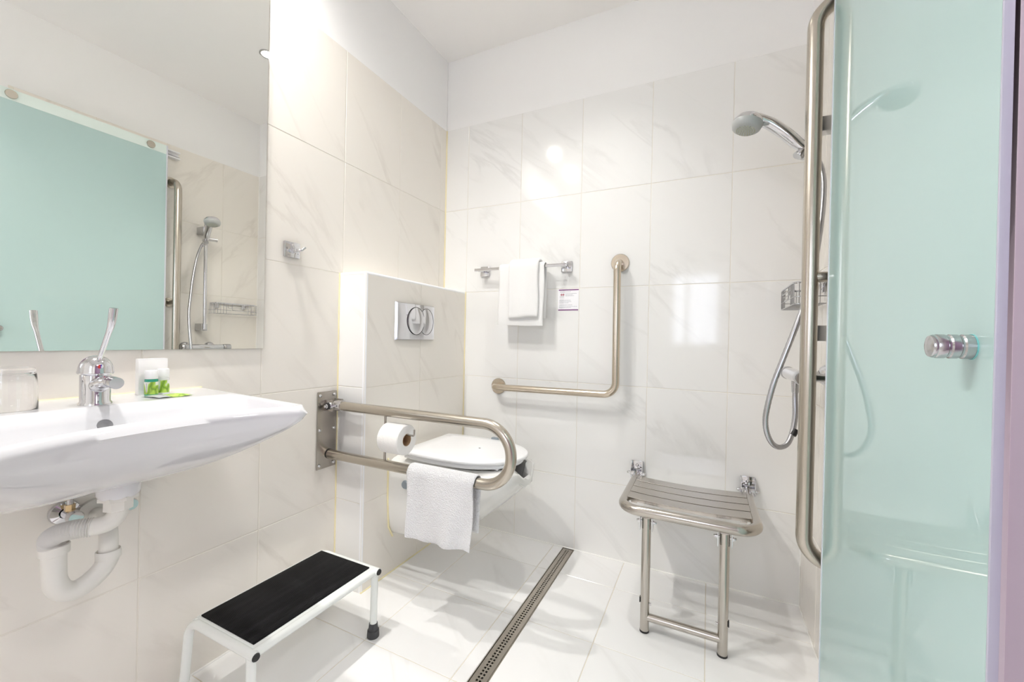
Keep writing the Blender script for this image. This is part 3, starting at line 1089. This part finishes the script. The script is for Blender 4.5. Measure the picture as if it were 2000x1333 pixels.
tp = thing('toilet_roll', (0.345, GY_ - 0.004, 0.64), 'white toilet paper roll on the hook of the fold-down rail', 'toilet roll')
RC = (0.302, GY_ - 0.004, 0.6365)
MB().lathe(RC, (1, 0, 0), [(0.0215, 0.0), (0.050, 0.0), (0.0530, 0.003), (0.0530, 0.087), (0.050, 0.090), (0.0215, 0.090), (0.0215, 0.0)], 48).build('paper', M['paper'], tp)
MB().lathe(RC, (1, 0, 0), [(0.0214, 0.0), (0.0214, 0.0905), (0.0202, 0.0905), (0.0202, 0.0), (0.0214, 0.0)], 32).build('cardboard_core', M['kraft'], tp)

# ------------------------------------------------------------------ draped towels
def drape(name, m, parent, x0, x1, yb, zb, rad, th, zf, zk, nx=40, wav=0.004, seed=1, skew=(0, 0), hemw=0.006, fan=0.0, flip=1, pinch=0.0):
    """cloth over a bar along x at (yb, zb); zf / zk = hem heights in front (-y) and behind"""
    rnd = random.Random(seed)
    ph = [rnd.uniform(0, 6.28) for _ in range(6)]
    fr = [rnd.uniform(0.8, 1.3) for _ in range(6)]
    rows_o, rows_i = [], []
    for i in range(nx + 1):
        u = i / nx
        x = x0 + (x1 - x0) * u
        ff = zf + skew[0] * (u - 0.5) + hemw * math.sin(u * 5.5 * fr[0] + ph[0]) * 0.7
        kk = zk + skew[1] * (u - 0.5) + hemw * math.sin(u * 5 * fr[1] + ph[1]) * 0.6
        cen = []
        nf = 26
        for k in range(nf + 1):           # front, hem -> top
            q = k / nf
            z = ff + (zb - ff) * q
            w = (1 - q) ** 0.8
            dy = wav * w * (math.sin(u * 7 * fr[2] + ph[2] + q * 1.7) + 0.6 * math.sin(u * 15 * fr[3] + ph[3] - q * 2.3))
            dx = fan * (0.5 - u) * w + 0.0025 * math.sin(q * 6 + ph[4])
            cen.append((x + dx, yb - rad + dy - 0.004 * w, z, 1))
        for k in range(1, 12):
            a = PI - PI * k / 12
            cen.append((x, yb + rad * math.cos(a), zb + rad * math.sin(a), 0))
        for k in range(nf + 1):
            q = k / nf
            z = zb + (kk - zb) * q
            w = q ** 0.8
            dy = wav * 0.5 * w * math.sin(u * 8 * fr[4] + ph[5] + q)
            cen.append((x + fan * (0.5 - u) * w * 0.5, yb + rad + dy * 0.5, z, -1))
        # offset normals in y-z plane
        o_, i_ = [], []
        L_ = len(cen)
        edge_t = min(1.0, min(u, 1 - u) * nx / 1.5)
        for k in range(L_):
            a, b = cen[max(0, k - 1)], cen[min(L_ - 1, k + 1)]
            ty, tz = b[1] - a[1], b[2] - a[2]
            ln = math.hypot(ty, tz) or 1
            ny, nz = -tz / ln, ty / ln
            e = min(1.0, (min(k, L_ - 1 - k) + 0.25) / 1.2)
            h = th / 2 * (0.35 + 0.65 * edge_t) * (0.4 + 0.6 * e)
            c = cen[k]
            o_.append((c[0], c[1] + ny * h, c[2] + nz * h))
            i_.append((c[0], c[1] - ny * h, c[2] - nz * h))
        rows_o.append(o_)
        rows_i.append(i_)
    mb_ = MB().grid(rows_o).grid(rows_i, flip=True)
    mb_.grid([[r[0] for r in rows_o], [r[0] for r in rows_i]])
    mb_.grid([[r[-1] for r in rows_o], [r[-1] for r in rows_i]])
    mb_.grid([rows_o[0], rows_i[0]])
    mb_.grid([rows_o[-1], rows_i[-1]])
    return mb_.build(name, m, parent, angle=75)


tw = thing('hand_towel', (0.54, GY_, 0.55), 'white terry hand towel draped over the fold-down rail', 'towel')
drape('cloth', M['towel'], tw, 0.412, 0.678, GY_, 0.5335, 0.0228, 0.0085, 0.316, 0.350, nx=56, wav=0.0095, seed=5, skew=(-0.014, 0.03), hemw=0.012, fan=0.020)

# ------------------------------------------------------------------ towel bar, towels and card on the back wall
tb = thing('towel_bar', (0.49, 0, 1.348), 'short chrome towel bar with square ends on the back wall', 'towel bar')
for x in (0.265, 0.714):
    MB().box((x - 0.026, -0.010, 1.325), (x + 0.026, -0.0004, 1.376), 0.001).build('end_plate', M['chrome'], tb)
    MB().box((x - 0.0085, -0.072, 1.340), (x + 0.0085, -0.009, 1.357), 0.001).build('post', M['chrome'], tb)
MB().box((0.243, -0.081, 1.341), (0.735, -0.066, 1.355), 0.0015).build('bar', M['chrome'], tb)
t1 = thing('bath_towel', (0.51, -0.074, 1.34), 'wider white folded towel on the chrome bar, under the other', 'towel', 'white towels on the towel bar')
drape('cloth', M['towel2'], t1, 0.392, 0.632, -0.0735, 1.348, 0.0155, 0.010, 1.064, 1.10, wav=0.0018, seed=3, hemw=0.003)
t2 = thing('bath_towel', (0.53, -0.074, 1.36), 'narrower white folded towel lying over the other on the chrome bar', 'towel', 'white towels on the towel bar')
drape('cloth', M['towel2'], t2, 0.455, 0.608, -0.0735, 1.350, 0.0300, 0.015, 1.100, 1.13, wav=0.0018, seed=9, hemw=0.004, skew=(0.006, 0))

cd_ = thing('notice_card', (0.7235, -0.001, 1.19), 'small white notice card with purple bars on the back wall', 'card')
MB().box((0.672, -0.0012, 1.139), (0.775, -0.0004, 1.244), 0.0002).build('sheet', M['card'], cd_, smooth=False)


def pr(x0, x1, z0, z1, m_, name, y=-0.0015):
    return MB().box((x0, y, z0), (x1, y + 0.0005, z1)).build(name, m_, cd_, smooth=False)


pr(0.6745, 0.7745, 1.2370, 1.2418, M['pbar'], 'printed_bar')
pr(0.6735, 0.7735, 1.1405, 1.1453, M['pbar'], 'printed_bar')
lg = MB()
for cx in (0.6885, 0.6985):
    for dx, dz, r in ((-0.0028, 0, 0.0022), (0.0008, 0.003, 0.002), (0.0008, -0.003, 0.002), (0.003, 0, 0.0018)):
        lg.lathe((cx + dx, -0.0012, 1.2165 + dz), (0, -1, 0), [(r, 0), (r, 0.0004), (0, 0.0004)], 12)
lg.build('printed_emblem', M['red'], cd_)
tx = MB()
rnd = random.Random(4)
for z, x0, x1 in ((1.2295, 0.681, 0.735), (1.2205, 0.709, 0.764), (1.2150, 0.709, 0.746), (1.2100, 0.709, 0.752), (1.2060, 0.680, 0.702), (1.1885, 0.678, 0.735),
                  (1.1825, 0.678, 0.738), (1.1765, 0.678, 0.725), (1.1660, 0.678, 0.745), (1.1590, 0.678, 0.768), (1.1535, 0.678, 0.738)):
    x = x0
    while x < x1:
        w = rnd.uniform(0.003, 0.008)
        tx.box((x, -0.0015, z), (min(x1, x + w), -0.0010, z + 0.0016))
        x += w + 0.0012
o = tx.build('printed_text', M['ink'], cd_, smooth=False)
o['kind'] = 'stuff'

# ------------------------------------------------------------------ L-shaped grab bar on the back wall
lb_ = thing('angled_grab_bar', (0.97, 0, 1.05), 'L-shaped warm brushed steel grab bar on the back wall', 'grab bar')
LB = -0.076
pth = fillet([(0.966, -0.002, 1.352), (0.968, LB, 1.345), (0.972, LB, 0.7615), (0.357, LB, 0.7545), (0.357, -0.002, 0.752)], [0, 0.040, 0.055, 0.040, 0], 10)
MB().tube(pth, 0.0162, 22).build('rail', M['champ'], lb_)
for x, z in ((0.966, 1.353), (0.357, 0.752)):
    MB().lathe((x, -0.0004, z), (0, -1, 0), [(0.0, 0), (0.041, 0), (0.041, 0.005), (0.038, 0.009), (0.018, 0.010), (0.0, 0.010)], 36).build('flange', M['champ'], lb_)

# ------------------------------------------------------------------ folding shower seat
ss = thing('shower_bench', (1.27, -0.2, 0.0), 'brushed steel slatted fold-down shower seat on two legs', 'shower seat')
SZt = 0.415
pth = fillet([(1.064, -0.028, SZt + 0.004), (1.070, -0.425, SZt), (1.486, -0.425, SZt), (1.482, -0.028, SZt + 0.004)], [0, 0.062, 0.062, 0], 12)
nr = len(pth)
MB().tube(pth, [0.0135 if i in (0, nr - 1) else 0.0175 for i in range(nr)], 22).build('frame', M['steelseat'], ss)
ys_ = [-0.356, -0.289, -0.222, -0.155, -0.090]
for k in range(4):
    y0, y1 = ys_[k] + 0.0036, ys_[k + 1] - 0.0036
    rows_t, rows_b = [], []
    for i in range(17):
        u = i / 16
        x = 1.079 + 0.394 * u
        z = SZt + 0.016 - 0.008 * (1 - (2 * u - 1) ** 2)
        prof = [(y0, z - 0.012), (y0, z - 0.0012), (y0 + 0.0012, z), (y1 - 0.0012, z), (y1, z - 0.0012), (y1, z - 0.012)]
        rows_t.append([(x, a, b) for a, b in prof])
    m_ = MB().grid(rows_t, closed_u=True)
    m_.add(rows_t[0], [tuple(range(6))])
    m_.add(rows_t[-1], [tuple(range(6))[::-1]])
    m_.build('slat', M['steelseat'], ss, angle=30)
for x in (1.092, 1.440):
    MB().box((x, -0.352, SZt - 0.004), (x + 0.02, -0.07, SZt + 0.0015)).build('slat_support', M['steelseat'], ss, smooth=False)
for x in (1.155, 1.394):
    lg_ = MB().cyl((x, -0.412, 0.004), (x, -0.412, 0.392), 0.0150).build('leg', M['steelseat'], ss)
    MB().cyl((x, -0.412, 0.0), (x, -0.412, 0.006), 0.0156).build('leg_tip', M['black'], lg_)
    for a in (-0.020, 0.020):
        MB().box((x + a - 0.0015, -0.428, 0.352), (x + a + 0.0015, -0.396, 0.404), 0.0005).build('leg_bracket', M['chrome'], ss)
    for s in (-1, 1):
        MB().lathe((x + s * 0.020, -0.412, 0.378), (s, 0, 0), [(0.0075, 0), (0.0075, 0.006), (0.0055, 0.0065), (0.0055, 0.010), (0.003, 0.013), (0, 0.0135)], 12).build('cap_nut', M['chrome'], ss)
    MB().cyl((x - 0.024, -0.412, 0.378), (x + 0.024, -0.412, 0.378), 0.0035, n=10).build('leg_pin', M['chrome'], ss)
MB().cyl((1.155, -0.412, 0.051), (1.394, -0.412, 0.051), 0.0128).build('stretcher', M['steelseat'], ss)
for x, s in ((1.155, -1), (1.394, 1)):
    MB().box((x + s * 0.0150, -0.418, 0.098), (x + s * 0.0175, -0.406, 0.116)).build('fold_stay', M['black'], ss, smooth=False)
    MB().cyl((x - s * 0.014, -0.412, 0.098), (x - s * 0.021, -0.412, 0.098), 0.004, n=10).build('stop_pin', M['chrome'], ss)
for x in (1.0605, 1.4865):
    MB().box((x - 0.0255, -0.005, 0.392), (x + 0.0255, -0.0006, 0.468), 0.0008).build('wall_bracket', M['chrome'], ss)
    for s in (-1, 1):
        m_ = MB()
        xa, xb = x + s * 0.0255, x + s * 0.0225
        prof = [(-0.003, 0.392), (-0.034, 0.400), (-0.040, 0.412), (-0.036, 0.430), (-0.012, 0.466), (-0.003, 0.468)]
        m_.add([(xa, a, b) for a, b in prof] + [(xb, a, b) for a, b in prof], [tuple(range(6)), tuple(range(6, 12))[::-1]] + [(i, (i + 1) % 6, 6 + (i + 1) % 6, 6 + i) for i in range(6)])
        m_.build('bracket_cheek', M['chrome'], ss, smooth=False)
        MB().lathe((x + s * 0.026, -0.027, 0.419), (s, 0, 0), [(0.0075, 0), (0.0075, 0.006), (0.0055, 0.0065), (0.0055, 0.011), (0.003, 0.014), (0, 0.0145)], 12).build('cap_nut', M['chrome'], ss)
    MB().cyl((x - 0.022, -0.027, 0.419), (x + 0.022, -0.027, 0.419), 0.0095).build('pivot', M['chrome'], ss)
    MB().lathe((x, -0.005, 0.449), (0, -1, 0), [(0.007, 0), (0.0065, 0.003), (0.004, 0.006), (0, 0.0065)], 14).build('screw', M['chrome'], ss)

# ------------------------------------------------------------------ linear floor drain
dr = thing('floor_drain', (0.751, -0.85, 0), 'long steel shower drain channel across the floor tiles', 'floor drain')
m_ = MB()
m_.box((DX0, DEND, -0.018), (DX1, -0.0035, -0.016))
m_.build('channel', M['dark'], dr, smooth=False)
m_ = MB()
for a, b in ((DX0 + 0.0006, DX0 + 0.0022), (DX1 - 0.0022, DX1 - 0.0006)):
    m_.box((a, DEND, -0.016), (b, -0.0035, 0.0008))
m_.box((DX0, -0.0055, -0.016), (DX1, -0.0035, 0.0008)).box((DX0, DEND, -0.016), (DX1, DEND + 0.002, 0.0008))
m_.build('channel_edge', M['drainst'], dr, smooth=False)
m_ = MB()
gx0, gx1 = DX0 + 0.0042, DX1 - 0.0042
hx = [(0.7425, 0.7488), (0.7532, 0.7595)]
ya, yb = DEND + 0.004, -0.009
for a, b in ((gx0, hx[0][0]), (hx[0][1], hx[1][0]), (hx[1][1], gx1)):
    m_.box((a, ya, -0.004), (b, yb, -0.0004))
pd = 0.0125
for r, (a, b) in enumerate(hx):
    y = yb
    y -= 0.012 if r == 0 else 0.012
    m_.box((a, y, -0.004), (b, yb, -0.0004))
    while y - 0.0075 > ya + 0.02:
        y -= 0.0065
        m_.box((a, y - 0.006, -0.004), (b, y, -0.0004))
        y -= 0.006
    m_.box((a, ya, -0.004), (b, y - 0.0065, -0.0004))
m_.build('perforated_grate', M['drainst'], dr, smooth=False)

# ------------------------------------------------------------------ step stool
st_ = thing('step_stool', (0.24, -1.06, 0), 'low white tubular step stool with black ribbed tread', 'step stool')
SZs = 0.232
XB, XF, YN, YF = 0.108, 0.348, -1.262, -0.856
for y in (YN, YF):
    d = 0.012 if y == YN else -0.012
    pth = fillet([(XB - 0.030, y - 0.010 * (1 if y == YN else -1), 0.018), (XB - 0.022, y, SZs - 0.014), (XF + 0.022, y, SZs - 0.014)], [0, 0.045, 0], 9)
    MB().tube(pth, 0.0115, 18).build('end_tube', M['stoolw'], st_)
    MB().lathe((XF + 0.022, y, SZs - 0.014), (1, 0, 0), [(0.0, 0.003), (0.0085, 0.003), (0.0100, 0.0), (0.0, -0.006)], 20).build('end_cap', M['black'], st_)
    MB().tube([(XF + 0.004, y, SZs - 0.018), (XF + 0.002, y, 0.018)], 0.0112, 18).build('leg', M['stoolw'], st_)
    for px, py in ((XF + 0.002, y), (XB - 0.030, y - 0.010 * (1 if y == YN else -1))):
        MB().lathe((px, py, 0.0), (0, 0, 1), [(0.0, 0.0), (0.0195, 0.0), (0.0195, 0.008), (0.0185, 0.022), (0.0155, 0.024), (0.0135, 0.044), (0.0115, 0.045)], 24).build('rubber_foot', M['rubber'], st_)
MB().tube([(XF + 0.006, YN, SZs - 0.014), (XF + 0.006, YF, SZs - 0.014)], 0.0115, 18).build('front_tube', M['stoolw'], st_)
MB().tube([(XB, YN, SZs - 0.014), (XB, YF, SZs - 0.014)], 0.0095, 18).build('rear_tube', M['stoolw'], st_)
MB().box((XB - 0.004, YN + 0.006, SZs - 0.012), (XF + 0.002, YF - 0.006, SZs - 0.003), 0.001).build('tread_board', M['stoolw'], st_)
MB().box((XB + 0.005, YN + 0.013, SZs - 0.0035), (XF - 0.008, YF - 0.012, SZs + 0.001), 0.0008).build('tread_mat', M['mat'], st_)

# ------------------------------------------------------------------ shower set on the right wall
SYs = -0.382
sh = thing('shower_set', (W, SYs, 1.03), 'chrome shower rail with slider on the right wall beside the steel bar', 'shower rail')
BXs = 1.594
MB().cyl((BXs, SYs, 1.020), (BXs, SYs, 1.712), 0.0095).build('slide_rail', M['chrome'], sh)
for z0, z1 in ((1.632, 1.676), (1.010, 1.056)):
    MB().box((BXs + 0.002, SYs - 0.018, z0), (W - 0.0005, SYs + 0.018, z1), 0.002).build('wall_mount', M['satchrome'], sh)
MB().tube([(BXs - 0.018, SYs - 0.012, 1.566), (BXs - 0.003, SYs - 0.006, 1.584), (BXs + 0.006, SYs, 1.602)], [0.013, 0.016, 0.015], 20).build('slider', M['satchrome'], sh)
MB().lathe((BXs - 0.014, SYs - 0.01, 1.580), (-0.75, -0.2, -0.6), [(0.0, -0.02), (0.0125, -0.02), (0.0145, 0.0), (0.0145, 0.014), (0.012, 0.018), (0, 0.018)], 24).build('slider_knob', M['satchrome'], sh)
MB().cyl((BXs, SYs + 0.01, 1.600), (BXs - 0.02, SYs + 0.058, 1.600), 0.011).build('hook_arm', M['satchrome'], sh)

hs = thing('hand_shower', (1.44, -0.43, 1.68), 'chrome hand shower with round grey spray face in the slider', 'shower head')
HD = Vector((1.430, -0.433, 1.683))
nm = Vector((-0.22, -0.10, -1)).normalized()
hpth = catmull([(1.598, -0.386, 1.585), (1.570, -0.392, 1.606), (1.535, -0.401, 1.640), (1.495, -0.413, 1.672), (1.462, -0.421, 1.690), (1.440, -0.428, 1.697)], 8)
nh = len(hpth)
MB().tube(hpth, [(0.0135 + 0.0045 * sstep(0.0, 0.35, i / nh) - 0.005 * sstep(0.55, 0.95, i / nh), 0.0135 + 0.004 * sstep(0, 0.3, i / nh) + 0.008 * sstep(0.6, 0.95, i / nh)) for i in range(nh)], 24).build('handle', M['chrome'], hs)
MB().lathe(HD, nm, [(0.0, -0.024), (0.018, -0.023), (0.033, -0.015), (0.0415, -0.003), (0.0428, 0.004)], 40).build('head_shell', M['chrome'], hs)
MB().lathe(HD, nm, [(0.0428, 0.004), (0.0434, 0.008), (0.0395, 0.021), (0.031, 0.027), (0.0, 0.028)], 40).build('spray_face', M['nozzle'], hs)
ref = Vector((0, 1, 0))
uu = (ref - nm * ref.dot(nm)).normalized()
vv = nm.cross(uu)
nz = MB()
for r, k in ((0.006, 6), (0.0125, 11), (0.019, 16), (0.0255, 21)):
    for i in range(k):
        a = 2 * PI * i / k
        p = HD + nm * 0.0272 + (uu * math.cos(a) + vv * math.sin(a)) * r
        nz.cyl(p, p + nm * 0.0032, 0.0014, 0.0010, n=6)
o = nz.build('spray_nozzles', M['nozzley'], hs)
o['kind'] = 'stuff'
MB().tube([HD + Vector((0.040, 0.004, -0.012)), HD + Vector((0.056, 0.008, -0.015))], [(0.004, 0.009), (0.0035, 0.007)], 14).build('mode_lever', M['nozzle'], hs)

ho = thing('shower_hose', (1.54, -0.47, 0.70), 'grey metal shower hose hanging in a long loop beside the steel bar', 'shower hose')
hz = catmull([(1.600, -0.386, 1.584), (1.618, -0.398, 1.545), (1.628, -0.415, 1.47), (1.618, -0.440, 1.34), (1.598, -0.462, 1.21), (1.578, -0.478, 1.118), (1.553, -0.487, 1.035),
              (1.5285, -0.492, 0.9585), (1.506, -0.495, 0.885), (1.4905, -0.495, 0.808), (1.4885, -0.490, 0.765), (1.497, -0.48, 0.728), (1.512, -0.468, 0.703), (1.531, -0.455, 0.6945),
              (1.551, -0.440, 0.705), (1.565, -0.425, 0.738), (1.573, -0.410, 0.785), (1.5735, -0.400, 0.83), (1.5735, -0.398, 0.872)], 10)
MB().tube(hz, [0.0072 + 0.0005 * (i % 2) for i in range(len(hz))], 14).build('hose', brushed('hose_metal', (0.50, 0.50, 0.52), 0.25), ho)
for p, d in ((Vector((1.600, -0.386, 1.584)), Vector((0.35, 0.05, -0.8))), (Vector((1.5735, -0.398, 0.886)), Vector((0, 0, -1)))):
    MB().lathe(p, d, [(0.0, -0.004), (0.0105, -0.004), (0.011, 0.0), (0.0095, 0.03), (0.008, 0.034)], 18).build('hose_nut', M['satchrome'], ho)
MB().tube([(1.565, -0.4305, 0.729), (1.573, -0.4235, 0.745)], 0.0088, 14).build('hose_clip', M['black'], ho)

mx_ = thing('shower_mixer', (1.59, -0.39, 0.904), 'chrome bar shower mixer low on the right wall', 'mixer tap')
MB().cyl((1.5735, -0.475, 0.904), (1.5735, -0.285, 0.904), 0.0195, n=32).build('body', M['chrome'], mx_)
for a, b in ((-0.518, -0.477), (-0.283, -0.238)):
    MB().lathe((1.5735, a, 0.904), (0, 1, 0), [(0.0, 0), (0.018, 0), (0.0205, 0.004), (0.0215, 0.02), (0.0205, b - a), (0.0, b - a)], 32).build('knob', M['satchrome'], mx_)
for y in (-0.455, -0.315):
    MB().cyl((W - 0.001, y, 0.904), (1.575, y, 0.904), 0.0125).build('inlet', M['chrome'], mx_)
    MB().lathe((W - 0.0005, y, 0.904), (-1, 0, 0), [(0, 0), (0.034, 0), (0.033, 0.004), (0.024, 0.016), (0.014, 0.020)], 32).build('rosette', M['chrome'], mx_)
MB().cyl((1.5735, -0.398, 0.888), (1.5735, -0.398, 0.876), 0.0105).build('outlet', M['chrome'], mx_)
MB().cyl((1.5735, -0.281, 0.904), (1.5735, -0.2835, 0.904), 0.0198).build('seal_ring', M['black'], mx_)

bk = thing('soap_basket', (1.63, -0.19, 1.12), 'chrome wire soap basket on the right wall in the shower corner', 'basket')
bx0, bx1, by0, by1, bz0, bz1 = 1.578, 1.660, -0.325, -0.052, 1.128, 1.197
MB().tube(fillet([(bx1, by0 + 0.01, bz1), (bx0, by0, bz1), (bx0, by1, bz1), (bx1, by1 - 0.01, bz1), (bx1, by0 + 0.01, bz1)], [0, 0.03, 0.03, 0.01, 0], 6), [(0.0042, 0.0022)] * 1000 if False else 0.0036, 8).build('rim', M['chrome'], bk)
wi = MB()
for i in range(15):
    y = by0 + 0.012 + (by1 - by0 - 0.024) * i / 14
    if 4 <= i <= 10:
        wi.tube([(bx1, y, bz0), (bx0 + 0.004, y, bz0)], 0.0014, 6)
    else:
        wi.tube(fillet([(bx1, y, bz0), (bx0, y, bz0), (bx0, y, bz1)], 0.006, 3), 0.0014, 6)
for i in range(4):
    x = bx0 + 0.012 + 0.018 * i
    for s, y in ((1, by0), (-1, by1)):
        wi.tube([(x, y, bz0), (x, y, bz1)], 0.0014, 6)
for z in (bz0, bz0 + 0.023):
    wi.tube(fillet([(bx1, by0, z), (bx0, by0, z), (bx0, by1, z), (bx1, by1, z)], 0.012, 4), 0.0016, 6)
for k, d in enumerate((0.05, 0.075, 0.10)):
    zt = bz1 - 0.012 * k
    wi.tube(fillet([(bx0 - 0.002, by0 + d, bz1), (bx0 - 0.002, by0 + d, zt - 0.02), (bx0 - 0.002, by1 - d, zt - 0.02), (bx0 - 0.002, by1 - d, bz1)], 0.006, 4), 0.0016, 6)
o = wi.build('wires', M['satchrome'], bk)
o['kind'] = 'stuff'
for y in (by0 + 0.05, by1 - 0.05):
    MB().box((bx1 - 0.002, y - 0.012, bz1 - 0.03), (W - 0.0004, y + 0.012, bz1 + 0.004), 0.001).build('wall_tab', M['chrome'], bk)

# ------------------------------------------------------------------ tall wall bar by the glass
HX, HY = 1.577, -0.545
wb = thing('tall_grab_bar', (HX, HY, 0.45), 'tall vertical brushed steel grab bar bent to the right wall', 'grab bar')
pth = fillet([(W - 0.002, HY, 1.912), (HX, HY, 1.912), (HX, HY, 0.418), (W - 0.002, HY, 0.418)], [0, 0.065, 0.065, 0], 12)
MB().tube(pth, 0.0190, 26).build('rail', M['steel'], wb)
MB().cyl((HX + 0.010, HY, 1.180), (W - 0.001, HY, 1.180), 0.0135).build('standoff', M['steel'], wb)
for z in (1.912, 0.418):
    MB().lathe((W - 0.0005, HY, z), (-1, 0, 0), [(0.0, 0), (0.034, 0), (0.034, 0.004), (0.021, 0.006)], 28).build('flange', M['steel'], wb)
MB().lathe((W - 0.0005, HY, 1.18), (-1, 0, 0), [(0.0, 0), (0.028, 0), (0.028, 0.004), (0.015, 0.006)], 28).build('flange', M['steel'], wb)

# ------------------------------------------------------------------ sliding glass door and its rail
GX0, GX1, GYN, GYF, GZT = 1.608, 1.616, -1.268, -0.590, 2.108
gd = thing('sliding_glass_door', (1.612, -0.93, 0.01), 'frosted pale green sliding glass door panel', 'door')
MB().box((GX0, GYN, 0.008), (GX1, GYF, 2.056), 0.0006).build('glass_panel', M['frost'], gd, smooth=False)
MB().box((GX0, GYN, 2.0562), (GX1, GYF, GZT), 0.0006).build('clear_top_band', M['clearg'], gd, smooth=False)
MB().box((GX0 - 0.0015, GYF - 0.004, 0.008), (GX1 + 0.0015, GYF + 0.003, GZT), 0.0006).build('edge_strip', mat('pale_seal', (0.70, 0.72, 0.78), 0.3), gd, smooth=False)
for y in (-1.194, -0.669):
    MB().lathe((GX0, y, 2.083), (-1, 0, 0), [(0.0205, 0), (0.0205, 0.004), (0.019, 0.006), (0, 0.006)], 28).build('roller_disc', M['steel'], gd)
    MB().lathe((GX1, y, 2.083), (1, 0, 0), [(0.012, 0), (0.012, 0.005), (0.016, 0.0055), (0.016, 0.012), (0, 0.012)], 24).build('roller_wheel', M['plast'], gd)
KY, KZ = -1.228, 0.9985
MB().lathe((GX0 - 0.0012, KY, KZ), (-1, 0, 0), [(0.0142, 0), (0.0142, 0.0075), (0.0128, 0.009), (0.0128, 0.0105), (0.0142, 0.012), (0.0142, 0.0185), (0.0128, 0.020), (0.0128, 0.0215), (0.0142, 0.023),
                                         (0.0142, 0.030), (0.0135, 0.0315), (0.0138, 0.0325), (0.0125, 0.0355), (0.007, 0.0375), (0, 0.038)], 36).build('knob', M['satchrome'], gd)
MB().lathe((GX0, KY, KZ), (-1, 0, 0), [(0.0148, 0), (0.0148, 0.0012), (0.0, 0.0012)], 28).build('knob_washer', mat('clear_teal_washer', (0.2, 0.55, 0.55), 0.2), gd)
MB().box((GX0 - 0.0003, GYN - 0.004, 0.008), (GX1 + 0.0003, GYN - 0.0002, GZT), 0.0008).build('edge_seal', mat('lavender_seal', (0.50, 0.50, 0.60), 0.3), gd)

sr = thing('sliding_rail', (1.64, -1.2, 2.08), 'white aluminium sliding rail above the glass door', 'rail')
MB().box((1.630, -2.25, 2.058), (W - 0.0004, -0.512, 2.066)).box((1.630, -2.25, 2.094), (W - 0.0004, -0.512, 2.102)).box((1.655, -2.25, 2.064), (W - 0.0004, -0.512, 2.096)).build('profile', M['alu'], sr, smooth=False)
MB().box((1.6295, -2.25, 2.072), (1.631, -0.514, 2.075)).box((1.631, -2.25, 2.072), (1.655, -0.514, 2.073)).build('track_lip', M['alu'], sr, smooth=False)
